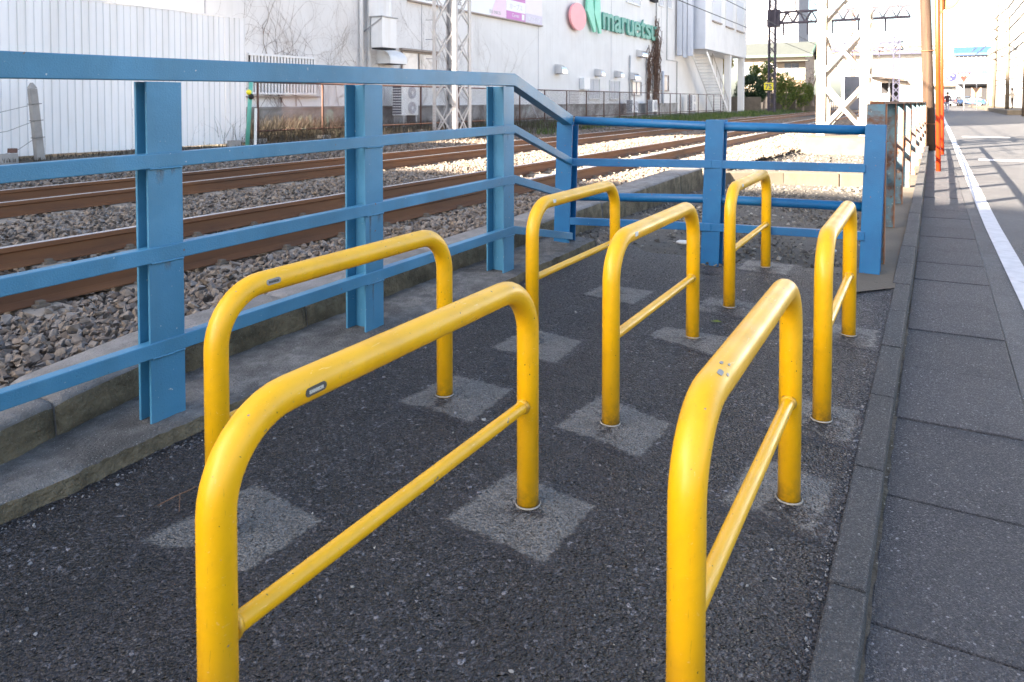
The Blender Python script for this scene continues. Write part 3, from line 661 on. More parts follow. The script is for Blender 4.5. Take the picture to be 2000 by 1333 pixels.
def scatter(name, P, sizes, mat, seed, flat=.7, tilt=.6):
    rs = np.random.RandomState(seed); T = hulls(14, seed, flat); n = len(P)
    pick = rs.randint(0, len(T), n); VV = []; FF = []; o = 0
    for t, (tv, tf) in enumerate(T):
        idx = np.where(pick == t)[0]
        if not len(idx): continue
        k = len(idx); a = rs.uniform(0, 2*np.pi, k); b_ = rs.normal(0, tilt, k); c = rs.normal(0, tilt, k)
        ca, sa, cb, sb, cc, sc_ = np.cos(a), np.sin(a), np.cos(b_), np.sin(b_), np.cos(c), np.sin(c)
        z = np.zeros(k); one = np.ones(k)
        Rz = np.array([[ca,-sa,z],[sa,ca,z],[z,z,one]]).transpose(2,0,1); Rx = np.array([[one,z,z],[z,cb,-sb],[z,sb,cb]]).transpose(2,0,1); Ry = np.array([[cc,z,sc_],[z,one,z],[-sc_,z,cc]]).transpose(2,0,1)
        RR = Rx @ Ry @ Rz
        v = np.einsum('kij,vj->kvi', RR, tv)*sizes[idx][:,None,None]*rs.uniform(.8,1.2,(k,1,3)) + P[idx][:,None,:]
        VV.append(v.reshape(-1,3)); f = tf[None] + (o + np.arange(k)*len(tv))[:,None,None]; FF.append(f.reshape(-1,3)); o += k*len(tv)
    V = np.concatenate(VV).astype(np.float32); F = np.concatenate(FF).astype(np.int32)
    me = bpy.data.meshes.new(name); me.vertices.add(len(V)); me.vertices.foreach_set('co', V.ravel())
    me.loops.add(len(F)*3); me.loops.foreach_set('vertex_index', F.ravel()); me.polygons.add(len(F))
    me.polygons.foreach_set('loop_start', np.arange(len(F), dtype=np.int32)*3); me.polygons.foreach_set('use_smooth', np.zeros(len(F), dtype=bool)); me.update(calc_edges=True)
    me.materials.append(mat); ob = bpy.data.objects.new(name, me); COL.objects.link(ob); ORG[ob.name] = Vector((0,0,0)); return ob
def jgrid(x0, x1, y0, y1, sp, seed, keep=1.0, wedge=.40):
    rs = np.random.RandomState(seed); xs = np.arange(x0, x1, sp); ys = np.arange(y0, y1, sp)
    g = np.stack(np.meshgrid(xs, ys), -1).reshape(-1,2) + rs.uniform(-.45,.45,(len(xs)*len(ys),2))*sp
    g = g[g[:,1] > wedge*np.abs(g[:,0]) - .3]
    return g[rs.rand(len(g)) < keep]
def off_rail(g, d=.075):
    ok = np.ones(len(g), bool)
    for x in RAILX: ok &= np.abs(g[:,0]-x) > d
    return g[ok]
G = []; SZ = []; rs0 = np.random.RandomState(3)
for (x0, x1, y0, y1, sp, s0) in ((-4.62,-2.80,.8,15,.040,.026), (-5.72,-4.42,1.6,17,.046,.028), (-8.3,-5.5,2.2,22,.052,.030), (-11.2,-8.1,3.2,22,.065,.035), (-11.0,-2.9,22,52,.105,.052)):
    a = off_rail(jgrid(x0, x1, y0 if y0 == 22 else y0, y1, sp, int(-x0*100)))
    if x0 == -4.62: pass
    if y0 < 20: a = a[(a[:,1] >= y0)]
    z = np.array([hb(x) for x in a[:,0]]) + rs0.uniform(-.018,.016,len(a))
    G.append(np.column_stack([a, z])); SZ.append(s0*rs0.uniform(.65,1.25,len(a)))
# fill the near-track shoulder further along
a = off_rail(jgrid(-4.45,-2.6,15,22,.075,77)); G.append(np.column_stack([a, np.array([hb(x) for x in a[:,0]])+rs0.uniform(-.015,.015,len(a))])); SZ.append(.040*rs0.uniform(.7,1.2,len(a)))
a = off_rail(jgrid(-5.7,-4.4,17,22,.075,78)); G.append(np.column_stack([a, np.array([hb(x) for x in a[:,0]])+rs0.uniform(-.015,.015,len(a))])); SZ.append(.040*rs0.uniform(.7,1.2,len(a)))
# a second, sparser layer so the near stones pile up
a = off_rail(jgrid(-4.40,-2.82,.8,12,.09,79), .12); G.append(np.column_stack([a, np.array([hb(x) for x in a[:,0]])+rs0.uniform(.012,.03,len(a))])); SZ.append(.027*rs0.uniform(.7,1.4,len(a)))
tag(scatter('ballast', np.concatenate(G), np.concatenate(SZ), M['stone'], 11), 'grey and brown crushed stone ballast around the rails', 'ballast', kind='stuff')
# loose grit on the asphalt, gravel on the dirt
a = jgrid(-2.1,-.25,.5,5.0,.05,21,.55,.0); z = gz(a[:,1])+.001
rsg = np.random.RandomState(8)
yy_ = rsg.uniform(.3,4.9,900); ex = np.column_stack([np.array([kx(v) for v in yy_])-.092-np.abs(rsg.normal(0,.014,900)), yy_])
yy_ = rsg.uniform(.3,4.9,700); ex2 = np.column_stack([-2.13+np.abs(rsg.normal(0,.03,700)), yy_])
a = np.concatenate([a, ex, ex2]); z = gz(a[:,1])+.001
tag(scatter('grit', np.column_stack([a, z]), np.random.RandomState(4).gamma(2.2,.0011,len(a))+.0008, M['pebble'], 12), 'loose grit lying on the dark asphalt strip', 'grit', kind='stuff')
a = jgrid(-2.5,-.4,4.75,11,.045,22,.8,.0); a = a[a[:,1] > 4.95+.2*np.sin(a[:,0]*6)]
z = np.where(a[:,1] < 5, .036, .036-(a[:,1]-5)*.010)+.004
SZg = np.random.RandomState(5).gamma(2.0,.0048,len(a))+.003
a2 = jgrid(-2.9,-.3,11,26,.12,23,.8,.0); z2 = np.maximum(-.10,.036-(a2[:,1]-5)*.010)+.004
tag(scatter('gravel', np.column_stack([np.concatenate([a,a2]), np.concatenate([z,z2])]), np.concatenate([SZg, np.random.RandomState(6).gamma(2.0,.010,len(a2))+.006]), M['gravel'], 13), 'loose gravel on the dirt behind the low blue end fence', 'gravel', kind='stuff')

# soil and bank on the far side
def soil_pt(u, v):
    x = -11.6 - 8.4*u; y = -8+170*v**1.4
    z = .08 + .14*min(1, (-11.6-x)/1.4) + .03*math.sin(y*1.7+x*2)
    return (x, y, z)
struct(MB().grid(soil_pt, 14, 90).build('soil_bank', M['soil'], org=(0,0,0)))
def blades(name, P, h, w, mat, seed, lean=.5, seg=2):
    r = random.Random(seed); m = MB()
    for (x, yy, z) in P:
        hh = h*r.uniform(.45,1.2); a = r.uniform(0, 6.283); d = Vector((math.cos(a), math.sin(a), 0)); s_ = Vector((-d.y, d.x, 0))*w*r.uniform(.6,1.2)
        l = lean*hh*r.uniform(.1,1); p0 = Vector((x,yy,z-.01)); p1 = p0 + Vector((0,0,hh*.6)) + d*l*.35; p2 = p0 + Vector((0,0,hh)) + d*l
        m.add([p0-s_, p0+s_, p1+s_*.8, p1-s_*.8, p2], [(0,1,2,3),(3,2,4)])
    return m.build(name, mat, org=(0,0,0))
def soilz(x): return .08+.14*min(1, max(0,(-11.6-x)/1.4)) if x < -11.6 else hb(x)
P = []
r = random.Random(5)
for k in range(9000):
    yy = r.uniform(19, 62); x = r.uniform(-12.9,-10.55)
    if mnoise.noise(Vector((x*.9, yy*.35, 0))) + (.25 if yy > 30 else -.1) < -.05: continue
    P.append((x, yy, soilz(x)))
for k in range(2500):
    yy = r.uniform(60, 90); x = r.uniform(-12.9,-10.2); P.append((x, yy, soilz(x)))
tag(blades('grass', P, .24, .011, M['grass'], 6), 'short green grass on the bank by the chain-link fence', 'grass', kind='stuff')
P = []
for k in range(7000):
    yy = r.uniform(10.6, 26); x = r.choice((r.uniform(-15.7,-13.1), r.uniform(-13.6,-12.2), r.uniform(-12.6,-11.0)))
    P.append((x, yy, soilz(x)))
tag(blades('dry_weeds', P, .36, .0055, M['straw'], 8, 1.7), 'dry brown weeds tangled along the chain-link fence', 'weeds', kind='stuff')
P = [(r.uniform(-14.2,-12.95), r.gauss(12.6,1.3), .22) for _ in range(2600)]
tag(blades('dry_brush', P, .62, .005, M['straw'], 9, 1.6), 'taller dry brown brush below the louvred grille', 'weeds', kind='stuff')
P = [(r.uniform(-12.95,-12.3), r.uniform(5,10.6), .2) for _ in range(900)]
tag(blades('dry_tufts', P, .07, .006, M['straw'], 10, .9), 'low dry tufts at the foot of the white hoarding', 'weeds', kind='stuff')

# ------------------------------------------------------------------ hoarding
ho = thing('corrugated_hoarding', (-13.02, 6, .2), 'tall white corrugated steel hoarding with pale stains across the tracks', 'hoarding')
def panel_mesh():
    m = MB(); per = .13; prof = []
    for k in range(4):
        y0 = k*per; prof += [(0, y0), (0, y0+.104), (-.016, y0+.110), (-.016, y0+.121)]
    prof.append((0, 4*per-.001)); vs_ = [(x, yy, 0) for x, yy in prof] + [(x, yy, 2.71) for x, yy in prof]; n = len(prof)
    return m.add(vs_, [(i, i+1, n+i+1, n+i) for i in range(n-1)]).mesh('panel', M['hoard'])
pm = panel_mesh()
for k in range(20): link('panel', pm, (-13.0+.004*math.sin(k*2.1), .36+k*.52, .235+.006*math.sin(k*1.7)), ho)
B(-13.6,-13.0,10.762,10.775,.24,2.94).build('end_panel', M['hoard'], ho)
B(-13.05,-12.985,.3,10.77,2.945,2.965).build('top_cap', M['hoard'], ho)
for k in range(5): MB().tube([(-13.07,1.5+k*2.2,.1),(-13.07,1.5+k*2.2,2.9)], .024, 8).build('support_pipe', M['steelgrey'], ho, True)
# leaning concrete post with wires, blocks and marker posts
cp = thing('concrete_post', (-12.6, 6.3, .2), 'weathered grey concrete stake leaning in front of the white hoarding', 'post')
MB().hexa([(-12.66,6.24,.18),(-12.54,6.24,.18),(-12.54,6.37,.18),(-12.66,6.37,.18)], [(-12.66,6.155,1.36),(-12.55,6.155,1.36),(-12.55,6.27,1.36),(-12.66,6.27,1.36)]).build('stake', M['conc2'], cp, bevel=.015)
MB().hexa([(-12.655,6.156,1.362),(-12.555,6.156,1.362),(-12.555,6.268,1.362),(-12.655,6.268,1.362)], [(-12.62,6.19,1.45),(-12.59,6.19,1.45),(-12.59,6.22,1.45),(-12.62,6.22,1.45)]).build('pointed_top', M['conc2'], cp)
for (z1, y1, z2) in ((1.1,5.2,.95), (.83,5.4,.62), (.55,5.7,.3)):
    MB().tube([(-12.53,6.21,z1),(-12.53,(6.2+y1)/2,(z1+z2)/2-.05),(-12.53,y1,z2)], .004, 5).build('wire', M['wire'], cp)
for z1 in (1.1,.83,.55):
    MB().tube([(-12.67,6.15+(1.36-z1)*.075,z1),(-12.525,6.15+(1.36-z1)*.075,z1),(-12.525,6.29+(1.36-z1)*.075,z1+.01),(-12.67,6.29+(1.36-z1)*.075,z1)], .007, 5).build('wire_wrap', M['wire'], cp)
for (x, yy, w, h, mt, lab, cat) in ((-12.35,8.42,.15,.15,'brick','single dark brick standing at the foot of the hoarding','brick'), (-12.5,10.05,.24,.13,'conc2','grey concrete block at the end of the hoarding','block'),
                                (-12.55,5.80,.26,.12,'conc2','flat grey concrete block lying left of the leaning stake','block')):
    tag(MB().hexa([(x-.08,yy-w/2,.16),(x+.08,yy-w/2,.16),(x+.08,yy+w/2,.16),(x-.08,yy+w/2,.16)], [(x-.075,yy-w/2+.004,.2+h),(x+.075,yy-w/2+.004,.2+h+.006),(x+.075,yy+w/2-.004,.2+h),(x-.075,yy+w/2-.004,.2+h-.005)]).build('loose_brick' if mt == 'brick' else 'concrete_block', M[mt], bevel=.008), lab, cat)
tag(MB().hexa([(-12.62,5.83,.327),(-12.5,5.83,.327),(-12.5,5.93,.327),(-12.62,5.93,.327)], [(-12.62,5.835,.40),(-12.5,5.83,.405),(-12.5,5.93,.40),(-12.62,5.925,.398)]).build('loose_brick', M['brick'], bevel=.006), 'small dark brick lying on top of the flat concrete block', 'brick')
gp = thing('teal_post', (-12.05, 10.02, .4), 'teal green leaning post with a yellow and black insulator beside the hoarding end', 'post')
MB().tube([(-12.05,10.0,.15),(-12.05,10.14,1.75)], .042, 12).build('pole', M['teal'], gp, True)
MB().sphere((-12.0,10.02,1.33), .055, 10, 7).build('insulator', M['yellowsign'], gp, True); MB().sphere((-11.98,10.06,1.24), .06, 10, 7).build('insulator', M['rubber'], gp, True)
tag(MB().beam((-11.95,10.12,.1),(-11.95,10.15,1.0), .06,.02).build('marker_stake', M['white']), 'thin white marker stake in front of the teal post', 'stake')

# ------------------------------------------------------------------ chain-link fence
cf = thing('chain_link_fence', (-13, 11, .2), 'rusty pipe framed chain-link fence between the far track and the supermarket wall', 'fence')
post_me = MB().tube([(0,0,0),(0,0,1.39)], .026, 8).mesh('post', M['fencerust'], True)
base_me = MB().box(-.12,.12,-.14,.14,-.1,.2).mesh('footing', M['conc2'])
FY = [11.1+2.0*k for k in range(22)]
for yy in FY:
    link('post', post_me, (-13, yy, .2), cf); 
    if yy < 40: link('footing', base_me, (-13, yy, .1), cf)
for z in (1.575, .47): MB().tube([(-13,11.0,z),(-13,53.2,z)], .021, 8).build('rail', M['fencerust'], cf, True)
for yy in (24.5, 36.0): MB().tube([(-13,yy,.5),(-14.1,yy+1.3,1.25)][::-1], .02, 6).build('brace', M['steelgrey'], cf, True)
m = MB(); sp = .075; h = 1.08; yy = 11.0
while yy < 34:
    m.beam((-13,yy,.48),(-13,yy+h,.48+h), .0032,.0032,(1,0,0)); m.beam((-13.004,yy+h,.48),(-13.004,yy,.48+h), .0032,.0032,(1,0,0)); yy += sp
tag(m.build('wire_mesh', M['fencerust'], cf), kind='stuff')

# ------------------------------------------------------------------ supermarket building
bd = thing('supermarket_building', (-16, 30, .2), 'long white rendered supermarket building with ducts, vents and bare vines', 'building')
WX = -16.0
B(-34,WX,9.7,66,.0,9.3).build('wall', M['wall'], bd)
m = MB(); m.box(WX+.002,WX+.10,10,52,0,.93); m.box(WX+.002,WX+.14,10,52,.93,.985); m.build('plinth', M['plinth'], bd)
for k in range(5): B(WX+.001,WX+.012,12+k*9.1,12.03+k*9.1,1.0,9.2).build('wall_joint', M['greyink'], bd)
# louvre
lv = B(WX+.004,WX+.02,13.36,15.76,1.34,2.44).build('louvre', M['dark'], bd)
for k in range(21): B(WX+.02,WX+.07,13.40+k*.1155,13.40+k*.1155+.062,1.38,2.40).build('slat', M['white'], lv)
for (z0, z1) in ((1.33,1.385),(1.86,1.90),(2.395,2.46)): B(WX+.021,WX+.085,13.32,15.80,z0,z1).build('frame_bar', M['white'], lv)
B(WX+.002,WX+.12,13.2,15.9,1.255,1.285).build('sill', M['brownframe'], lv)
for yy in (17.78, 18.14):
    MB().tube([(WX+.10,yy,.3),(WX+.10,yy,9.25)], .066, 14).build('drain_pipe', M['white'], bd, True)
# ducts with hoods
dk = MB(); dk.box(WX+.34,WX+.80,17.97,18.7,2.88,3.86); dk.build('duct_hood', M['white'], bd, bevel=.012)
B(WX+.36,WX+.78,17.99,18.68,2.83,2.879).build('hood_opening', M['dark'], bd)
m = MB()
def duct_pt(u, v):
    a = math.pi*(.5-u); z = 3.9+5.3*v; return (WX+.30+.50*math.cos(a), 18.32+.42*math.sin(a), z)
m.grid(duct_pt, 16, 3); m.build('duct', M['white'], bd, True)
B(WX+.30,WX+.84,17.93,18.74,3.865,3.895).build('duct_flange', M['steelgrey'], bd)
MB().beam((WX+.02,17.95,3.4),(WX+.8,17.95,3.82), .02,.04).build('duct_brace', M['steelgrey'], bd)
def hood(y0, y1, z0, z1, d, mat, parent):
    m = MB(); n = 8; vs_ = []
    for yy in (y0, y1):
        vs_.append((WX, yy, z1)); 
        for k in range(n+1): a = math.pi/2*k/n; vs_.append((WX+d*math.sin(a), yy, z0+.25*(z1-z0)+(z1-z0)*.75*math.cos(a)))
        vs_.append((WX+d, yy, z0)); vs_.append((WX, yy, z0))
    k = n+4; fs = [tuple(range(k)), tuple(range(2*k-1,k-1,-1))]
    for i in range(k): j = (i+1) % k; fs.append((j, i, k+i, k+j))
    m.add(vs_, fs); o = m.build('vent_hood', mat, parent); B(WX+.02,WX+d-.02,y0+.02,y1-.02,z0-.012,z0-.001).build('vent_opening', M['dark'], o); return o
hood(18.62,19.5,2.40,2.88,.6,M['white'],bd)
for (y0,y1,z0,z1) in ((31.95,32.5,2.5,2.98),(36.9,37.4,2.53,2.94),(39.8,40.3,2.55,2.94),(43.5,44.5,3.95,4.40),(42.2,43.1,2.46,2.92)): hood(y0,y1,z0,z1,.45,M['stainless'],bd)
def window(y0,y1,z0,z1,parent,glass='glass',frame='white',bars=0,x=WX,fr=.06):
    w = B(x+.003,x+.012,y0,y1,z0,z1).build('window', M[glass], parent)
    m = MB(); m.box(x+.013,x+.07,y0-fr,y0,z0-fr,z1+fr); m.box(x+.013,x+.07,y1,y1+fr,z0-fr,z1+fr); m.box(x+.013,x+.07,y0,y1,z1,z1+fr); m.box(x+.013,x+.10,y0-fr*.99,y1+fr*.99,z0-fr*1.3,z0)
    m.box(x+.014,x+.05,(y0+y1)/2-.02,(y0+y1)/2+.02,z0,z1); m.build('frame', M[frame], w)
    for k in range(bars): B(x+.10,x+.118,y0+(y1-y0)*(k+.5)/bars-.012,y0+(y1-y0)*(k+.5)/bars+.012,z0-.05,z1+.05).build('bar', M['white'], w)
    return w
window(19.95,21.9,1.9,2.86,bd,'paleglass','brownframe'); B(WX+.02,WX+.16,19.8,22.05,2.93,3.0).build('lintel', M['brownframe'], bd)
window(36.1,37.5,1.3,2.34,bd,'shutter','white',9); window(39.1,40.6,1.3,2.3,bd,'shutter','white',9)
window(42.75,44.35,1.55,2.32,bd,'paleglass','steelgrey'); window(46.2,50.0,1.9,2.9,bd,'paleglass','brownframe',5)
window(41.7,44.1,7.25,8.6,bd,'shutter','white'); window(47.9,48.8,7.75,9.0,bd,'shutter','white'); window(49.75,50.65,7.8,9.0,bd,'shutter','white')
B(WX+.01,WX+.3,46.0,46.9,7.75,8.1).build('flood_lamp', M['dark'], bd)
lv2 = B(WX+.004,WX+.02,33.6,34.8,.99,1.68).build('louvre', M['greyink'], bd)
for k in range(8): B(WX+.021,WX+.06,33.62,34.78,1.01+k*.083,1.05+k*.083).build('slat', M['white'], lv2)
B(WX+.01,WX+.28,34.9,35.7,1.76,2.38).build('meter_box', M['white'], bd, bevel=.01)
for (p, rr, mt) in (([(WX+.08,47.2,9.2),(WX+.08,47.2,6.4)], .04,'steelgrey'), ([(WX+.08,49.5,9.2),(WX+.08,49.5,4.05),(WX+.08,51.9,4.05),(WX+.08,51.9,.9)], .035,'steelgrey'), ([(WX+.1,48.6,3.2),(WX+.1,48.6,.9)], .09,'bluegrey'),
                    ([(WX+.08,42.2,3.95),(WX+.08,42.2,.9)], .05,'steelgrey'), ([(WX+.08,27.6,9.2),(WX+.08,27.6,6.3)], .03,'steelgrey')):
    MB().tube(p, rr, 8).build('pipe', M[mt], bd, True)
for (x0, x1, z0) in ((-15.85,-15.45,4.45),(-15.42,-15.12,4.3),(-15.08,-14.74,4.4)): B(x0,x1,51.6,52.0,z0,9.3).build('wall_duct', M['bluegrey'], bd, bevel=.03)
# overhanging wing
B(-34,-14.0,52.5,66.3,4.95,15).build('wing', M['wall'], bd); B(-16.02,-14.02,52.48,52.498,4.96,15).build('wing_shade_sheet', M['bluegrey'], bd)  # thin blue-grey sheet paints shade onto the wing's near end
for (y0,y1,z0) in ((54.3,56.9,7.2),(58.5,60.9,7.15),(62.3,64.8,7.15)):
    w = B(-13.998,-13.985,y0,y1,z0,9.7).build('window', M['shutter'], bd); B(-13.984,-13.86,y0-.1,y1+.1,z0-.12,z0-.02).build('sill', M['brownframe'], w)
    B(-13.984,-13.95,y0-.06,y0,z0,9.7).build('frame', M['white'], w); B(-13.984,-13.95,y1,y1+.06,z0,9.7).build('frame', M['white'], w)
for yy in (60.6, 65.6): B(-14.6,-14.1,yy,yy+.5,.1,4.949).build('pillar', M['wall'], bd)
# staircase
st = thing('outdoor_staircase', (-14.7, 57, .2), 'white steel outdoor staircase under the overhanging wing', 'staircase')
for x in (-15.25,-14.15): MB().beam((x,53.4,4.8),(x,60.2,.25), .05,.28).build('stringer', M['white'], st)
for k in range(20): t_ = (k+.5)/20; B(-15.22,-14.18,53.4+6.8*t_-.16,53.4+6.8*t_+.16,4.8-4.55*t_-.02,4.8-4.55*t_+.02).build('step', M['white'], st)
for k in range(6): t_ = k/5; MB().tube([(-14.1,53.6+6.5*t_,4.75-4.45*t_),(-14.1,53.6+6.5*t_,5.6-4.45*t_ if k else 4.9)], .02, 6).build('baluster', M['brownframe'], st)
MB().tube([(-14.1,54.9,4.75),(-14.1,60.1,1.15)], .022, 6).build('handrail', M['brownframe'], st)
# air-conditioning units
def ac(y, z, w, h, lab, fans=2):
    t = thing('air_conditioner', (-15.2, y, z), lab, 'air conditioner', 'outdoor units along the wall')
    B(-15.5,-15.1,y-w/2,y+w/2,z,z+h).build('casing', M['white'], t, bevel=.012)
    for k in range(fans):
        cz = z+h*(k+.5)/fans; r0 = min(w*.34, h/fans*.42); cy = y+w*.12; m = MB()
        m.tube([(-15.099,cy,cz),(-15.092,cy,cz)], r0, 20); f = m.build('fan_grille', M['greyink'], t)
        for q in range(4):
            a = np.linspace(0, 2*math.pi, 21); rr = r0*(.3+.22*q); MB().tube([(-15.085,cy+rr*math.cos(x),cz+rr*math.sin(x)) for x in a], .006, 4, False).build('guard_ring', M['white'], f)
        B(-15.09,-15.08,cy-.05,cy+.05,cz-.05,cz+.05).build('hub', M['white'], f)
    m = MB()
    for q in range(11): m.box(-15.48,-15.12,y-w/2-.006,y-w/2-.001,z+h*(.05+.085*q),z+h*(.05+.085*q)+h*.055)
    m.build('side_louvre', M['ink'], t)
    for s_ in (-1, 1): B(-15.5,-15.1,y+s_*w*.38-.04,y+s_*w*.38+.04,.15,z-.001).build('stand', M['steelgrey'], t)
    return t
ac(19.28,.66,.9,1.02,'tall white twin-fan outdoor air-conditioning unit under the duct hood')
ac(41.0,.45,.95,.75,'low white outdoor unit behind the fence left of the vine curtain',1); ac(44.6,.45,.95,.75,'low white outdoor unit behind the fence right of the vine curtain',1); ac(53.6,.4,.9,1.2,'slim outdoor unit at the foot of the staircase',2)
# billboard
bb = thing('billboard', (WX, 25.4, 4.72), 'white and purple advertising board with a pink triangle on the supermarket wall', 'sign')
X0 = WX+.10
B(WX+.02,X0,20.3,30.42,4.74,7.6).build('board', M['signwhite'], bb); B(WX+.02,X0+.03,20.25,30.47,4.68,4.738).build('bottom_trim', M['brownframe'], bb)
def flat(poly, mat, name, parent, dx=.004): return MB().prism([(X0+dx, a, b_) for a, b_ in poly], (.004,0,0)).build(name, mat, parent)
flat([(25.75,4.745),(27.04,4.745),(27.04,7.0)], M['palepink'], 'pink_triangle', bb)
flat([(27.05,4.745),(28.75,4.745),(28.75,5.10),(27.05,5.10)], M['purple'], 'purple_panel', bb)
flat([(27.05,5.105),(28.75,5.105),(28.75,5.58),(27.05,5.58)], M['signwhite'], 'white_panel', bb); flat([(27.3,5.585),(28.75,5.585),(28.75,6.0),(27.3,6.0)], M['purple'], 'purple_panel', bb)
flat([(28.76,4.745),(30.41,4.745),(30.41,5.15),(28.76,5.15)], M['lilac'], 'lilac_panel', bb); flat([(28.76,5.155),(30.41,5.155),(30.41,6.2),(28.76,6.2)], M['rose'], 'rose_panel', bb)
flat([(28.42,4.80),(28.66,4.80),(28.66,5.06),(28.42,5.06)], M['signwhite'], 'white_emblem', bb, .009)
FACE = Matrix(((0,0,1,0),(1,0,0,0),(0,1,0,0),(0,0,0,1)))   # text x -> +Y, text y -> +Z, facing +X
def wall_text(body, y, z, size, mat, parent, sx=1, name='lettering', x=None, ext=.002, off=0):
    me = text_me(body, size, mat, ext, off, name, sx); me.transform(FACE)
    return link(name, me, (X0+.012 if x is None else x, y, z), parent)
wall_text('2F', 23.42, 4.90, .30, M['ink'], bb, 1.0)
wall_text('TEL 048-25', 26.1, 4.84, .20, M['greyink'], bb, 1.0)
wall_text('カーブス', 27.9, 5.22, .30, M['lilac'], bb, 1.0)
wall_text('Curves', 27.85, 4.87, .22, M['signwhite'], bb, 1.0)
wall_text('マルエツ2F', 29.6, 4.84, .24, M['signwhite'], bb, 1.0)
# supermarket logo
lg = thing('logo_sign', (WX, 40, 5), 'green maruetsu lettering with pink disc and green leaf emblem on the white wall', 'sign')
m = MB(); m.prism([(WX+.15, 34.2+.97*math.cos(a), 5.53+.71*math.sin(a)) for a in np.linspace(0, 2*math.pi, 33)[:-1]], (.12,0,0)); m.build('disc', M['pink'], lg)
for poly in ([(35.45,7.3),(35.88,7.3),(36.2,6.05),(36.52,4.93),(36.30,4.90),(35.28,5.97)], [(36.52,7.3),(36.98,7.3),(37.26,4.90),(37.02,4.88),(36.26,5.97)]):
    MB().prism([(WX+.15,a,b_) for a, b_ in poly], (.12,0,0)).build('leaf_shape', M['green'], lg)
adv = {'m':1.62,'a':1.12,'r':.80,'u':1.16,'e':1.14,'t':.80,'s':1.02}
yc = 37.62
for ch in 'maruetsu':
    me = text_me(ch, 1.98, M['letter'], .06, .035, 'letter', 1.0, 'LEFT'); me.transform(FACE); xs = [v.co.y for v in me.vertices]; mn, mx = min(xs), max(xs)
    for v in me.vertices: v.co.y = (v.co.y-mn)/(mx-mn)*adv[ch]
    link('letter', me, (WX+.16, yc, 5.21), lg); yc += adv[ch] + .075
# bare vines on the wall
def vine(seed, y0, z0, n, spread, up, name, lab, mat, r0=.012):
    r = random.Random(seed); m = MB()
    def grow(p, ang, l, rr, dep):
        pts = [p]
        for k in range(r.randint(6,12)):
            ang += r.gauss(0,.28); p = (p[0]+math.cos(ang)*l, p[1]+math.sin(ang)*l)
            if p[1] < .5 or p[1] > 8.5 or p[0] < 11: break
            pts.append(p)
        if len(pts) > 2: m.tube([(WX+.03+r.uniform(0,.02), a, b_) for a, b_ in pts], [rr*(1-.6*i/len(pts)) for i in range(len(pts))], 4, False)
        if dep > 0 and len(pts) > 3:
            for _ in range(r.randint(2,3)): grow(r.choice(pts[2:]), ang+r.uniform(-1.1,1.1), l*.8, rr*.6, dep-1)
    for _ in range(n): grow((y0+r.gauss(0,spread), z0+r.uniform(-.1,.4)), up+r.gauss(0,.45), r.uniform(.16,.26), r0*r.uniform(.6,1.2), 3)
    return tag(m.build(name, mat), lab, 'vine', 'bare vines on the supermarket wall')
vine(1, 16.6,.9, 9,.5, math.pi*.5,'climbing_vine','fine bare vine fanning out beside the twin white drain pipes',M['vine'],.008)
vine(2, 19.2,.9, 6,.8, math.pi*.5,'climbing_vine','fine bare vine climbing behind the tall twin-fan unit',M['vine'],.007)
vine(3, 22.6,.9, 7,.9, math.pi*.55,'climbing_vine','fine bare vine behind the grey lattice mast',M['vine'],.007)
vine(4, 14.3,.6, 8,1.0, math.pi*.5,'climbing_vine','bare vine spreading below the louvred grille',M['vinedark'],.010)
vine(6, 26.3,.9, 4,.5, math.pi*.5,'climbing_vine','sparse bare vine under the purple advertising board',M['vine'],.006)
m = MB(); r = random.Random(12)
for k in range(60):
    y0 = 46.95+r.gauss(0,.22) if k < 42 else 45.5+r.gauss(0,.12); zt = r.uniform(4.6,6.9) if k < 42 else r.uniform(3.6,4.9); pts = []
    for q in range(12): z = .9+(zt-.9)*q/11; pts.append((WX+.06+r.uniform(0,.28)*(1 if q > 4 else .5), y0+r.gauss(0,.09)+(.25*math.sin(q*.9+k) if q > 8 else 0), z))
    m.tube(pts, r.uniform(.012,.03), 5)
    for q in range(3): p0 = Vector(r.choice(pts[3:])); m.tube([p0, p0+Vector((.05,r.gauss(0,.25),r.uniform(-.2,.3))), p0+Vector((.08,r.gauss(0,.5),r.uniform(-.5,.3)))], [.012,.008,.004], 4, False)
tag(m.build('climbing_vine', M['vinedark']), 'thick dark brown vine curtain hanging over the last green letter', 'vine', 'bare vines on the supermarket wall')

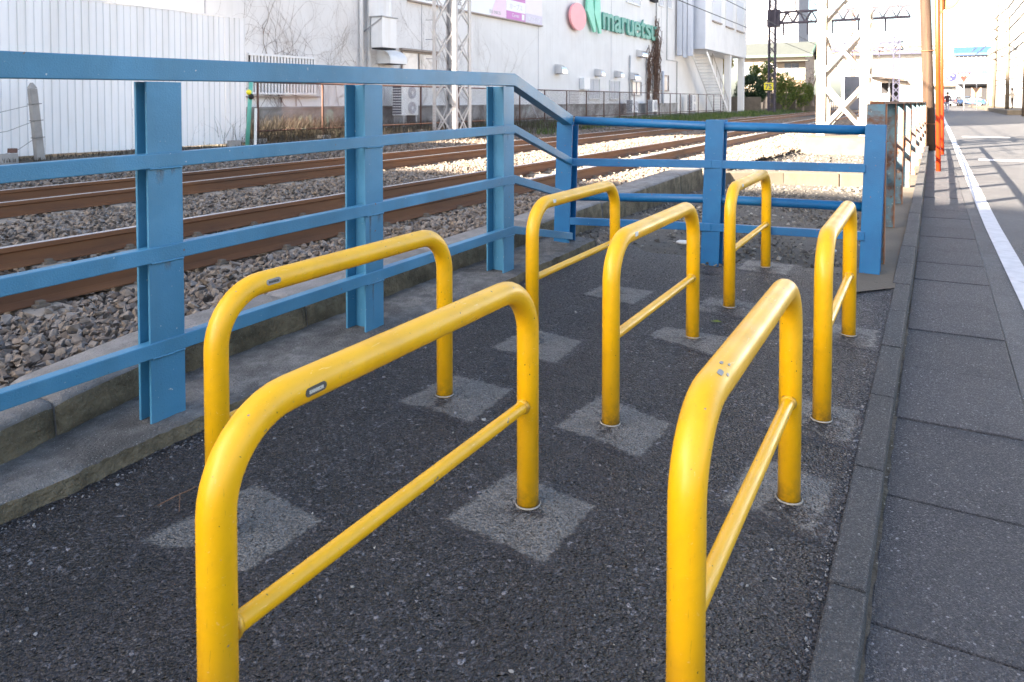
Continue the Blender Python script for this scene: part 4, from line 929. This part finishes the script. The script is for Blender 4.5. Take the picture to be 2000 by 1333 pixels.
# ------------------------------------------------------------------ catenary masts
def mast(name, x, y, s, z0, h, leg, mat, lab, panel, br=.05, rivets=False, zr=0, fnd=None, s2=None):
    t = thing(name, (x, y, z0), lab, 'lattice mast', 'railway lattice masts')
    s2 = s2 or s; tk = .012
    C = [(x-s/2,y-s2/2,1,1),(x+s/2,y-s2/2,-1,1),(x+s/2,y+s2/2,-1,-1),(x-s/2,y+s2/2,1,-1)]
    for (cx, cy, ax, ay) in C:
        m = MB(); m.box(min(cx,cx+ax*leg),max(cx,cx+ax*leg),min(cy,cy+ay*tk),max(cy,cy+ay*tk),z0,z0+h); m.box(min(cx,cx+ax*tk),max(cx,cx+ax*tk),min(cy+ay*tk,cy+ay*leg),max(cy+ay*tk,cy+ay*leg),z0,z0+h)
        m.build('leg', mat, t)
    n = int(h/panel); dz = h/n
    for f in range(4):
        (ax, ay, _, _), (bx, by, _, _) = C[f], C[(f+1) % 4]; nx, ny = (ay-by), (bx-ax); ln = math.hypot(nx, ny); nx /= ln; ny /= ln
        ins = leg*.35; ux, uy = (bx-ax)/ln, (by-ay)/ln
        a0 = (ax+ux*ins, ay+uy*ins); b0 = (bx-ux*ins, by-uy*ins)
        for k in range(n):
            za, zb = z0+dz*(k+.06), z0+dz*(k+.94)
            for (p, q, o) in ((a0, b0, -.008), (b0, a0, -.020)):
                MB().beam((p[0]-nx*o*1.0,p[1]-ny*o*1.0,za),(q[0]-nx*o*1.0,q[1]-ny*o*1.0,zb), br, .008, (nx,ny,0)).build('brace', mat, t)
    if rivets:
        m = MB()
        for (cx, cy, ax, ay) in C[:2]:
            for k in range(10):
                for o in (.3,.72): m.sphere((cx+ax*leg*o, cy-.006, z0+.25+k*.085), .011, 6, 4)
        tag(m.build('rivets', M['rust'], t), kind='stuff')
    return t
t = mast('catenary_mast', -11.8, 17.0, .80, .05, 9.5, .12, M['steelgrey'], 'grey galvanised lattice mast in front of the advertising board', 1.05, .05, True)
for k in range(7): MB().tube([(-12.2,16.6,1.8+k*.55),(-12.36,16.5,1.8+k*.55)], .009, 5).build('step_bolt', M['ink'], t)
mast('catenary_mast', -11.8, 66.3, .62, .0, 12, .11, M['mauve'], 'slim dark mauve lattice mast carrying the yellow 75 plate', .72, .05)
sg = thing('distance_sign', (-11.75, 65.9, 2.1), 'small yellow plate with the number 75 on the mauve mast', 'sign')
B(-12.38,-11.62,65.93,65.95,2.1,2.72).build('plate', M['yellowsign'], sg)
me = text_me('75', .62, M['ink'], .004, .02, 'digits', .95); me.transform(Matrix.Rotation(R(90),4,'X')); link('digits', me, (-12.0, 65.92, 2.19), sg)
m75 = thing('mast_foundation', (-1.75, 18.6, -.1), 'pale concrete foundation block under the big white lattice mast', 'foundation')
MB().hexa([(-2.75,17.9,-.2),(-.9,17.9,-.2),(-.9,20.9,-.2),(-2.75,20.9,-.2)], [(-2.5,18.25,.30),(-1.02,18.25,.30),(-1.02,20.7,.30),(-2.5,20.7,.30)]).build('block', M['conc'], m75, bevel=.03)
mast('catenary_mast', -1.76, 19.6, 1.16, .301, 11, .20, M['warmsteel'], 'big bright white lattice mast standing on a concrete foundation', 1.35, .09, True, s2=1.1)
mast('catenary_mast', -3.1, 97, .75, .1, 9.3, .12, M['bluemast'], 'slate blue lattice mast in front of the station', .9, .07)
MB().beam((-3.4,96.7,9.5),(-2.0,96.7,8.3), .06,.10).build('x', M['bluemast']) if False else None
mast('catenary_mast', -9.0, 112, .5, .1, 14, .09, M['fencerust'], 'thin reddish lattice mast beyond the big white mast', 1.2, .05)
gn = thing('catenary_gantry', (-7, 70, 8.2), 'dark mauve lattice gantry beam spanning the tracks', 'gantry', 'gantries over the tracks')
def gantry(t, x0, x1, y, z0, z1, n, mat, d=.5, w=.15, wb=.09):
    for yy in (y-d/2, y+d/2):
        for z in (z0, z1): MB().beam((x0,yy,z),(x1,yy,z), w, w).build('chord', mat, t)
        for k in range(n):
            xa = x0+(x1-x0)*k/n; xb = x0+(x1-x0)*(k+.5)/n; xc = x0+(x1-x0)*(k+1)/n
            MB().beam((xa,yy,z0),(xb,yy,z1), wb,wb,(0,1,0)).build('web_bar', mat, t); MB().beam((xb,yy,z1),(xc,yy,z0), wb,wb,(0,1,0)).build('web_bar', mat, t)
gantry(gn, -12.2, -1.2, 67, 8.0, 8.95, 11, M['mauve'])
B(-12.3,-11.3,66.5,67.4,7.7,9.2).build('bracket_box', M['mauve'], gn)
g2 = thing('catenary_gantry', (-6, 140, 7.5), 'far thin gantry crossing in front of the station', 'gantry', 'gantries over the tracks')
gantry(g2, -14, 2.0, 118, 8.3, 8.9, 14, M['fencerust'], .4, .14, .09)
g3 = thing('catenary_gantry', (-6, 98, 7.4), 'slate blue gantry beam beside the slate blue mast', 'gantry', 'gantries over the tracks')
gantry(g3, -12, -2.4, 98, 7.3, 8.2, 10, M['bluemast'], .5, .16, .10)
for k in range(6):
    MB().tube([(-11+k*1.5,98,7.3),(-11+k*1.5,98,6.5)], .07, 6).build('insulator', M['bluemast'], g3)
for k in range(5):
    MB().tube([(-11+k*2.0,67,8.0),(-11+k*2.0,67,6.9)], .07, 6).build('insulator', M['mauve'], gn)
    MB().tube([(-10+k*2.0,67,8.95),(-10+k*2.0,67,10.4)], .05, 6).build('upright', M['mauve'], gn)
for (x, z, lab) in ((-5.08,5.25,'lower contact wire over the track beside the blue fence'), (-5.08,6.2,'upper carrying wire over the track beside the blue fence'), (-8.7,5.25,'lower contact wire over the track beside the chain-link fence'),
                  (-8.7,6.2,'upper carrying wire over the track beside the chain-link fence'), (-5.6,9.8,'feeder wire resting high above the gantry, near the fence-side track'), (-8.3,9.8,'feeder wire resting high above the gantry, near the wall-side track'), (-1.9,8.2,'feeder wire passing over the big white mast')):
    tag(MB().tube([(x,8,z),(x,30,z-.04),(x,60,z),(x,97,z-.03),(x,190,z)], .02, 5).build('overhead_wire', M['blackwire']), lab, 'wire', 'overhead line wires')

# ------------------------------------------------------------------ roadside poles
wp = thing('wooden_pole', (.1, 20, 0), 'old brown wooden utility pole leaning beside the orange mirror poles', 'utility pole')
MB().tube([(.11,20,-.1),(.02,20,2.0),(-.08,20,4.2),(-.30,20,9.0)], [.128,.122,.116,.10], 20).build('pole', M['wood'], wp, True)
for z in (.6, 2.35): 
    xx = .11-.042*z; MB().tube([(xx+.135*math.cos(a),20+.135*math.sin(a),z) for a in np.linspace(0,2*math.pi,19)], .012, 5, False).build('steel_band', M['rust'], wp)
for (x, y, lean, sgx, lab, h) in ((.205,14.2,-.022,-1,'orange traffic mirror pole standing free on the gutter edge',4.6), (.335,18.6,-.020,1,'orange traffic mirror pole right behind the first one with a tan mirror back',4.6)):
    t = thing('mirror_pole', (x, y, -.04), lab, 'mirror pole', 'orange mirror poles')
    MB().tube([(x,y,-.05),(x+lean*h,y,h)], .038, 16).build('pole', M['orange'], t, True)
    cx = x+lean*3.35; zc = 3.42 if sgx > 0 else 3.35; dx = .10*sgx
    n = Vector((.45*sgx,.85,-.1)).normalized() if sgx > 0 else Vector((-.95,.3,-.1)).normalized()
    c = Vector((cx+dx, y+.06, zc)); MB().tube([c, c+n*.03, c+n*.05], [.24,.25,.245], 24).build('mirror', M['mirrorback'], t, True)
    MB().tube([c+n*.051, c+n*.056], .235, 24).build('mirror_glass', M['stainless'], t, True)
    MB().tube([(cx,y,zc),c], .018, 8).build('arm', M['orange'], t, True)
    MB().beam((cx-.05,y-.03,zc-.3),(cx+.05,y-.03,zc-.3), .03,.05).build('clamp', M['orange'], t)
# street furniture far down the road
def upole(x, y, h, lab, lean=0):
    t = thing('utility_pole', (x, y, rz(y)), lab, 'utility pole', 'concrete utility poles on the right side of the road')
    MB().tube([(x,y,rz(y)-.1),(x+lean*h,y,h)], [.16,.11], 12).build('pole', M['polecon'], t, True)
    for z in (h-.6, h-1.3): MB().beam((x+lean*h-.9,y,z),(x+lean*h+.9,y,z), .08,.08).build('crossarm', M['steelgrey'], t)
    MB().tube([(x+lean*h+.35,y,h-2.8),(x+lean*h+.35,y,h-2.0)], .25, 12).build('transformer', M['steelgrey'], t, True)
upole(5.7, 84, 10.5, 'slim leaning concrete utility pole beyond the blue roofed shop', .02); upole(5.75, 71, 8.0, 'concrete utility pole with a low crossarm on the right side of the road'); upole(5.85, 60, 12, 'thick concrete utility pole near the white building')
for z, cl in ((5.3,'lowest'), (6.0,'second lowest'), (7.3,'third lowest'), (8.2,'second highest'), (9.2,'topmost')):
    tag(MB().tube([(5.85,60,z),(5.78,72,z-.35),(5.7,84,z-.1),(5.9,130,z+.3)], .06, 5).build('roadside_wire', M['blackwire']), cl + ' black cable strung between the roadside utility poles', 'wire', 'roadside cables')
def sign_post(x, y, h, lab, kind):
    t = thing('road_sign', (x, y, rz(y)), lab, 'road sign')
    MB().tube([(x,y,rz(y)-.05),(x-.06,y,rz(y)+h)], .04, 8).build('pole', M['steelgrey'], t, True); z = rz(y)+h
    if kind == 'stop':
        MB().prism([(x-.06+.62*a,y-.06,z+.1+b_) for a, b_ in ((-1,0),(1,0),(0,-1.05))], (0,.02,0)).build('plate', M['redsign'], t)
        me = text_me('止まれ', .30, M['signwhite'], .002, .01, 'lettering', 1.0); me.transform(Matrix.Rotation(R(90),4,'X')); link('lettering', me, (x-.06,y-.066,z-.24), t)
    else:
        for dz, s_ in ((0,.42),(-1.75,.45)): B(x-.06-s_,x-.06+s_,y-.07,y-.05,z+dz-.45,z+dz+.45).build('plate', M['brownwood'], t)
    return t
sign_post(3.35, 86, 3.75, 'red inverted triangle stop sign on a slim leaning pole', 'stop'); sign_post(4.55, 88, 3.6, 'pair of dull square signs on one pole in front of the blue roofed shop', 'sq')
bs = thing('round_sign', (2.4, 92, 3.5), 'round dark blue sign with a white curved arrow on an arm', 'road sign')
MB().tube([(2.35,92,3.75),(2.35,92.03,3.75)], .5, 24).build('disc', M['navy'], bs); MB().tube([(2.35+.24*math.cos(a),91.985,3.75+.24*math.sin(a)) for a in np.linspace(.3,4.6,14)], .075, 6).build('arrow', M['signwhite'], bs)
MB().tube([(.4,92.05,3.76),(2.3,92.05,3.76)], .03, 6).build('arm', M['steelgrey'], bs); MB().tube([(.4,92.05,0),(.4,92.05,3.8)], .05, 8).build('pole', M['steelgrey'], bs)

# ------------------------------------------------------------------ cars and people
def car(x, y, rot, mat, lab):
    z = rz(y); t = thing('parked_car', (x, y, z), lab, 'car', 'cars at the road junction')
    prof = [(-2.05,.35),(-2.1,.75),(-1.95,.98),(-1.55,1.02),(-1.0,1.5),(.55,1.52),(1.15,1.06),(1.95,.92),(2.1,.62),(2.08,.32)]
    def tr(m): 
        c, s_ = math.cos(rot), math.sin(rot); m.v = [(x+c*a-s_*b_, y+s_*a+c*b_, z+d) for a, b_, d in m.v]; return m
    m = MB(); n = len(prof); vs_ = []
    for (yy, k) in ((-.84,1),(-.74,.0),(.74,.0),(.84,1)):
        for (px, pz) in prof: vs_.append((px, yy*(1 if pz < 1.05 else .86), pz if k == 0 else min(pz, .96+ (pz-.96)*.1)))
    fs = [tuple(range(n)), tuple(range(4*n-1,3*n-1,-1))]
    for r_ in range(3):
        for i in range(n): j = (i+1) % n; fs.append((r_*n+j, r_*n+i, (r_+1)*n+i, (r_+1)*n+j))
    tr(m.add(vs_, fs)).build('body', mat, t, bevel=.03)
    for sg_ in (-1, 1):
        m = MB().prism([(px, sg_*.755, pz) for px, pz in ((-1.35,1.02),(-.95,1.42),(.5,1.44),(1.0,1.05))], (0, sg_*.02, 0)); tr(m).build('side_window', M['glass'], t)
        for wx in (-1.3, 1.3):
            w = tr(MB().tube([(wx,sg_*.70,.32),(wx,sg_*.87,.32)], .32, 18)).build('wheel', M['rubber'], t, False); tr(MB().tube([(wx,sg_*.871,.32),(wx,sg_*.88,.32)], .2, 14)).build('rim', M['steelgrey'], w)
        tr(MB().box(-2.12,-2.02,sg_*.70-.1,sg_*.70+.1,.78,.95)).build('tail_lamp', M['redlamp'], t); tr(MB().box(2.02,2.12,sg_*.62-.14,sg_*.62+.14,.62,.78)).build('headlight', M['stainless'], t)
    tr(MB().prism([(-1.55,-.62,1.05),(-1.55,.62,1.05),(-1.05,.56,1.44),(-1.05,-.56,1.44)], (-.02,0,.02))).build('rear_window', M['glass'], t)
    tr(MB().box(-2.14,-2.09,-.2,.2,.5,.64)).build('number_plate', M['signwhite'], t)
car(5.9, 131, R(172), M['carblue'], 'blue hatchback seen from the side at the far junction'); car(3.7, 128, R(75), M['cardark'], 'dark car seen from behind at the far junction')
def person(x, y, z, h, top, low, lab, phase=.25, face=90, arm=.1):
    t = thing('person', (x, y, z), lab, 'person')
    k = h/1.75; f = R(face); d = Vector((math.cos(f), math.sin(f), 0)); s_ = Vector((-d.y, d.x, 0))
    def P(a, b_, c): return (Vector((x,y,z)) + (d*a + s_*b_ + Vector((0,0,c)))*k)[:]
    V = [P(0,0,.95), P(0,0,1.15), P(.01,0,1.38), P(.02,0,1.50), P(.03,0,1.60), P(.04,0,1.70),
         P(0,.10,.90), P(phase*.5,.10,.50), P(phase*.6-.03,.10,.08), P(phase*.6+.14,.10,.04), P(0,-.10,.90), P(-phase*.3,-.10,.50), P(-phase-.03,-.10,.10), P(-phase+.12,-.10,.05),
         P(.01,.19,1.40), P(-arm*.6,.25,1.12), P(arm*.4,.25,.86), P(.01,-.19,1.40), P(arm,-.25,1.12), P(arm*1.8,-.24,.88)]
    E_ = [(0,1),(1,2),(2,3),(3,4),(4,5),(0,6),(6,7),(7,8),(8,9),(0,10),(10,11),(11,12),(12,13),(2,14),(14,15),(15,16),(2,17),(17,18),(18,19)]
    RD = [.15,.14,.16,.055,.095,.08,.085,.062,.045,.04,.085,.062,.045,.04,.06,.048,.035,.06,.048,.035]
    me = bpy.data.meshes.new('body'); o0 = ORG[t.name]; me.from_pydata([Vector(v)-o0 for v in V], E_, []); ob = bpy.data.objects.new('body', me); COL.objects.link(ob); ob.parent = t; ORG[ob.name] = o0.copy()
    for m_ in (M[top], M[low], M['skin'], M['hair']): me.materials.append(m_)
    sk = ob.modifiers.new('skin','SKIN'); sk.use_smooth_shade = True; sub = ob.modifiers.new('sub','SUBSURF'); sub.levels = 1; sub.render_levels = 1
    for i, v in enumerate(me.skin_vertices[0].data): v.radius = (RD[i]*k*.9, RD[i]*k); v.use_root = (i == 0)
    dg = bpy.context.evaluated_depsgraph_get(); nm = bpy.data.meshes.new_from_object(ob.evaluated_get(dg)); nm.name = 'body'
    ob.modifiers.clear(); ob.data = nm
    nm.materials.clear()
    for m_ in (M[top], M[low], M['skin'], M['hair']): nm.materials.append(m_)
    for p in nm.polygons:
        zc = p.center.z/k; p.use_smooth = True
        p.material_index = 1 if zc < .92 else (0 if zc < 1.49 else 2)
    MB().sphere(P(.015,0,1.69), .112*k, 10, 7, (1,1,.95)).build('hair', M['hair'], t, True)
    return t
person(1.62, 73, rz(73), 1.74, 'jacket', 'jeans', 'person in a dark jacket and grey jeans walking down the road', .28, 80)
person(6.35, 74, rz(74)+.32, 1.75, 'beige', 'dkcloth', 'person in beige top and dark trousers standing near the right utility poles', .06, 200)
person(5.6, 118, rz(118), 1.6, 'beige', 'dkcloth', 'person in pale clothes in front of the dark shop opening', .1, 250)
struct(B(5.2,14,64,120,-.2,rz(74)+.32).build('raised_forecourt', M['conc'], bevel=.03))

# ------------------------------------------------------------------ trees, shrubs
def cloud(m, c, rad, n, size, r, fill=.55):
    c = Vector(c)
    for _ in range(n):
        d = Vector((r.gauss(0,1), r.gauss(0,1), r.gauss(0,1))).normalized(); q = (fill+(1-fill)*r.random()**.5)
        lump = 1+.28*mnoise.noise(d*2.3+c*.7)
        p = c + Vector((d.x*rad[0], d.y*rad[1], d.z*rad[2]))*q*lump
        a = Vector((r.gauss(0,1), r.gauss(0,1), r.gauss(0,1))).normalized(); b_ = a.orthogonal().normalized(); s_ = size*r.uniform(.6,1.3)
        e = a.cross(b_)
        m.add([p-b_*s_, p+e*s_*.45, p+b_*s_, p-e*s_*.45], [(0,1,2,3)])
    return m
def shrub(name, c, rad, n, size, mat, lab, seed, clumps=7):
    r = random.Random(seed); base = (c[0], c[1], c[2]-rad[2]); t = thing(name, base, lab, 'shrub', None)
    m = MB(); cloud(m, c, tuple(x*.8 for x in rad), n//2, size, r)
    for _ in range(clumps):
        d = Vector((r.gauss(0,1), r.gauss(0,1), r.gauss(.2,.8))).normalized()
        cloud(m, (c[0]+d.x*rad[0]*.7, c[1]+d.y*rad[1]*.7, c[2]+d.z*rad[2]*.7), tuple(x*r.uniform(.28,.45) for x in rad), n//(2*clumps), size, r)
    m.build('crown', M[mat], t)
    MB().tube([(c[0],c[1],.1),(c[0]+.1,c[1],c[2])], [.12,.06], 7).build('trunk', M['bark'], t); return t
shrub('round_shrub', (-14.6,71,2.2), (1.75,1.75,1.75), 5200, .12, 'leafdark', 'round dark evergreen shrub left of the mauve mast', 31)
shrub('tall_shrub', (-13.9,74,3.4), (1.7,1.7,1.9), 3200, .12, 'leaflight', 'sunlit yellow green shrub rising behind the dark round shrub', 32)
shrub('leafy_shrub', (-12.2,76,2.2), (1.2,1.2,2.2), 3000, .11, 'leaflight', 'yellow green leafy shrub right of the mauve mast', 33)
shrub('leafy_shrub', (-10.7,77,1.8), (1.0,1.0,1.7), 2200, .10, 'leaflight', 'small yellow green shrub in front of the bare tree', 34)
shrub('golden_tree', (-18.6,76,4.9), (1.3,1.3,1.2), 1800, .12, 'leafgold', 'golden leaved tree showing under the overhanging wing', 35)
def bare(x, y, z, h, lab, seed):
    r = random.Random(seed); t = thing('bare_tree', (x,y,z), lab, 'tree'); tr = MB(); cr = MB()
    def br(p, d, l, rr, dep, m):
        pts = [p]; dd = d.copy()
        for k in range(4): dd = (dd+Vector((r.gauss(0,.16), r.gauss(0,.16), r.gauss(.05,.12)))).normalized(); pts.append(pts[-1]+dd*l/4)
        m.tube(pts, [rr*(1-.45*i/4) for i in range(5)], 6 if dep > 3 else 4, False)
        if dep > 0:
            for _ in range(r.choice((2,3,3))):
                ax = Vector((r.gauss(0,1), r.gauss(0,1), r.gauss(0,.4))).normalized(); br(r.choice(pts[2:]), (dd+ax*.85).normalized(), l*r.uniform(.62,.82), rr*.55, dep-1, cr)
    br(Vector((x,y,z)), Vector((-.12,0,1)).normalized(), h*.34, .17, 5, tr)
    tr.build('trunk', M['bark'], t); cr.build('crown', M['bark'], t); return t
bare(-9.9, 78, .6, 7.2, 'bare branching tree beside the brown block wall', 41)

# ------------------------------------------------------------------ far buildings
hs_ = thing('house', (-15.5, 92, .2), 'cream house with grey green gabled roof behind the shrubs', 'house')
B(-20,-12.3,90,98,.2,6.6).build('wall', M['cream'], hs_)
m = MB(); m.prism([(-20.6,89.2,6.55),(-20.6,94,8.35),(-20.6,98.8,6.55),(-20.6,98.8,6.35),(-20.6,94,8.1),(-20.6,89.2,6.35)], (9.1,0,0)); rf = m.build('roof', M['rooftile'], hs_)
B(-20.65,-11.45,89.1,89.19,6.28,6.58).build('fascia', M['greentrim'], rf)
MB().prism([(-11.49,89.0,6.3),(-11.49,94,8.18),(-11.49,94,8.62),(-11.49,89.0,6.74)], (.12,0,0)).build('bargeboard', M['greentrim'], rf)
MB().prism([(-12.29,90.02,6.6),(-12.29,97.98,6.6),(-12.29,94,8.05)], (-.1,0,0)).build('gable', M['cream'], hs_)
for (x0,x1,z0,z1,g_) in ((-19.3,-17.4,4.2,5.1,'glass'),(-14.6,-13.0,4.4,5.6,'glass'),(-17.0,-15.4,4.4,5.6,'paleglass')):
    w = B(x0,x1,89.985,89.998,z0,z1).build('window', M[g_], hs_); B(x0-.08,x1+.08,89.93,89.984,z0-.12,z0-.02).build('sill', M['brownframe'], w); B((x0+x1)/2-.03,(x0+x1)/2+.03,89.96,89.984,z0,z1).build('mullion', M['brownframe'], w)
bal = B(-15.4,-12.3,89.0,89.06,2.9,3.0).build('balcony', M['brownwood'], hs_)
for k in range(16): B(-15.4+k*.2,-15.34+k*.2,89.0,89.06,3.0,4.0).build('baluster', M['brownwood'], bal)
B(-15.5,-12.2,88.98,89.08,4.0,4.1).build('balcony_rail', M['brownwood'], bal); B(-15.6,-12.1,88.9,90,2.75,2.89).build('balcony_floor', M['brownwood'], bal)
B(-16.2,-11.8,88.6,90,5.75,5.85).build('porch_roof', M['rooftile'], hs_)
for (x0,x1,y0,y1,h,mt,lab) in ((-14.2,-11.7,79.0,79.3,1.9,'conc','pale garden wall right of the mauve mast'), (-11.65,-9.3,79.2,79.5,1.75,'blockwall','brown block garden wall under the bare tree'), (-18,-13.2,68.8,69.0,1.5,'blockwall','weathered grey fence boards under the dark round shrub')):
    tag(B(x0,x1,y0,y1,.0,h).build('garden_wall', M[mt], bevel=.02), lab, 'wall')
ff = thing('garden_fence', (-8.6, 80, .1), 'dark picket fence beside the brown block wall', 'fence')
for k in range(9): B(-9.2+k*.2,-9.14+k*.2,80,80.04,.1,1.7).build('picket', M['ink'], ff)
B(-9.25,-7.4,80.041,80.08,1.35,1.43).build('rail', M['ink'], ff); B(-9.25,-7.4,80.041,80.08,.4,.48).build('rail', M['ink'], ff)
def block(name, x0, x1, y0, y1, z1, mat, lab, cat='building', rows=0, cols=0, face='y', wmat='paleglass', z0=0, wz=1.2, group=None):
    t = thing(name, ((x0+x1)/2, (y0+y1)/2, z0), lab, cat, group); B(x0,x1,y0,y1,z0,z1).build('wall', M[mat], t)
    for a in range(rows):
        zc = z0+(z1-z0)*(a+.55)/rows
        for b_ in range(cols):
            if face == 'y': c = x0+(x1-x0)*(b_+.5)/cols; w = (x1-x0)/cols*.28; B(c-w,c+w,y0-.06,y0-.01,zc-wz/2,zc+wz/2).build('window', M[wmat], t)
            else:
                c = y0+(y1-y0)*(b_+.5)/cols; w = (y1-y0)/cols*.28; xx = x1 if face == 'x+' else x0; B(min(xx,xx+.06 if face == 'x+' else xx-.06)+.005,max(xx,xx+.06 if face == 'x+' else xx-.06)+.005,c-w,c+w,zc-wz/2,zc+wz/2).build('window', M[wmat], t)
    return t
block('glass_tower', -36, -24, 165, 180, 40, 'fargrey', 'tall pale blue glass building far behind the gantry', rows=9, cols=5, wz=2.6)
block('apartment_block', 2, 22, 230, 245, 28, 'farwhite', 'faint white apartment block at the end of the road', rows=7, cols=7, wz=1.8)
sh = block('shop_building', 4.3, 10.5, 140, 150, 8.6, 'fargrey', 'shop with a blue roof and dark open front at the end of the road')
MB().prism([(3.9,139.4,8.6),(3.9,139.4,9.0),(3.9,143,10.2),(3.9,143,8.6)], (5.6,0,0)).build('roof', M['blueroof'], sh); B(5.2,10.2,139.9,139.99,.2,3.6).build('open_front', M['dark'], sh); B(4.4,10.6,138.6,139.98,3.9,4.5).build('awning', M['fargrey'], sh); B(4.4,10.4,139.9,139.99,5.6,6.1).build('sign_band', M['blueroof'], sh)
for k in range(10): B(4.6+k*.6,4.68+k*.6,139.9,139.99,6.2,8.5).build('facade_rib', M['signwhite'], sh)
wb = block('white_shop', -.5, 4.2, 142, 152, 9, 'farwhite', 'white corner building with pale windows behind the dark car', rows=0)
for k in range(4): B(.1+k*1.0,.7+k*1.0,141.93,141.99,6.6,8.2).build('window', M['glass'], wb)
B(-.3,3.8,141.9,141.99,.2,3.4).build('shop_front', M['glass'], wb); B(-.6,4.3,140.8,141.98,3.6,4.0).build('canopy', M['brownframe'], wb)
block('roadside_building', 8.3, 18, 92, 108, 13, 'farwhite', 'bright white building behind the right utility poles', rows=3, cols=4, face='x-')
block('roadside_building', 8.3, 18, 112, 135, 9, 'cream', 'low cream building further along the right side of the road', rows=2, cols=4, face='x-')
block('roadside_building', 9.3, 20, 40, 62, 7.5, 'white', 'white two-storey building along the right side of the road', rows=2, cols=5, face='x-')
# station
stn = block('station_building', -14, .0, 150, 160, 9.6, 'farwhite', 'white station building with a row of windows above the platforms', rows=0)
for k in range(9): B(-13.4+k*1.5,-12.4+k*1.5,149.93,149.99,6.6,7.9).build('window', M['glass'], stn)
B(-14.4,.4,148.6,150,9.6,9.9).build('roof_edge', M['bluemast'], stn); B(-14.2,.2,149.9,149.99,4.8,5.2).build('band', M['fargrey'], stn)
pc = thing('platform_canopy', (-2.6, 108, .2), 'grey platform canopy with steel columns beside the slate blue mast', 'canopy')
MB().prism([(-6.6,104,4.2),(-2.2,104,3.7),(-2.2,104,3.9),(-6.6,104,4.45)], (0,38,0)).build('roof', M['brownframe'], pc)
for k in range(6): MB().tube([(-4.2,106+k*6.5,1.0),(-4.2,106+k*6.5,4.0)], .09, 8).build('column', M['bluegrey'], pc)
B(-6.4,-2.6,104,146,.0,1.0).build('platform', M['conc2'], pc); B(-5.4,-3.4,112,118,1.0,3.6).build('kiosk', M['dark'], pc)
bo = thing('notice_board', (-2.6, 100, .4), 'white slatted board at the platform end', 'board')
for k in range(4): B(-5.0,-3.9,100,100.05,1.0+k*.28,1.2+k*.28).build('slat', M['signwhite'], bo)
for x in (-5.0,-3.95): B(x,x+.07,100.051,100.1,.1,2.15).build('leg', M['signwhite'], bo)
pf = block('platform_house', -8.9, -6.9, 99, 108, 4.2, 'fargrey', 'pale grey equipment hut seen through the big white mast', rows=1, cols=2, wmat='glass')
# unseen blocks, added and sized to shade the ground, behind and left of the viewpoint
def tower(x0,x1,y0,y1,h,lab):
    t = thing('shade_tower', ((x0+x1)/2,(y0+y1)/2,0), lab, 'shade block'); B(x0,x1,y0,y1,-.3,h).build('wall', M['tower'], t)
    n = int(h/3)
    for k in range(1, n): B(x1+.005,x1+.35,y0,y1,k*3-.08,k*3+.08).build('balcony_slab', M['conc2'], t)
tower(-62,-18,-55,-26.35,19.5,'unseen seven storey block added to shade the ground, behind the viewpoint across the tracks')
tower(-46,-30,-15,16,36.0,'unseen tall block added for its strip of shade, behind the white hoarding')

# ------------------------------------------------------------------ small things on the ground
tw = thing('fallen_twig', (-1.841,1.268,gz(1.2)+.004), 'thin brown forked twig lying on the asphalt near the low step', 'twig')
MB().tube([(-1.855,1.219,gz(1.219)+0.006),(-1.841,1.268,gz(1.268)+0.014),(-1.837,1.306,gz(1.306)+0.012),(-1.841,1.331,gz(1.331)+0.010)], [.0014,.0018,.002,.0013], 5).build('stem', M['twig'], tw)
MB().tube([(-1.839,1.278,gz(1.278)+0.013),(-1.777,1.231,gz(1.231)+0.005)], [.0014,.001], 5).build('side_shoot', M['twig'], tw)
for (x, yy, s_, lab) in ((-1.62,5.5,.05,'crumpled white scrap lying in the gravel behind the end fence'), (-.62,5.75,.05,'pale rag caught in the gravel next to the end post'), (-2.66,4.35,.035,'small white scrap on the raised kerb')):
    z = .04 if yy > 5 else gz(yy)+.182
    me = MB().sphere((x,yy,z+s_*.2), s_, 7, 5, (1.4,.8,.35)).build('litter_scrap', M['litter']); tag(me, lab, 'litter')
tag(MB().beam((-.60,5.55,.05),(-.66,5.45,.22),.012,.006).build('white_stick', M['litter']), 'thin white stick leaning in the gravel by the end fence', 'stick')
tag(MB().add([(-.93,3.62,gz(3.6)+.004),(-.90,3.64,gz(3.6)+.010),(-.87,3.63,gz(3.6)+.005),(-.90,3.60,gz(3.6)+.008)], [(0,1,2,3)]).build('fallen_leaf', M['leaflight']), 'small yellow green leaf on the asphalt', 'leaf')
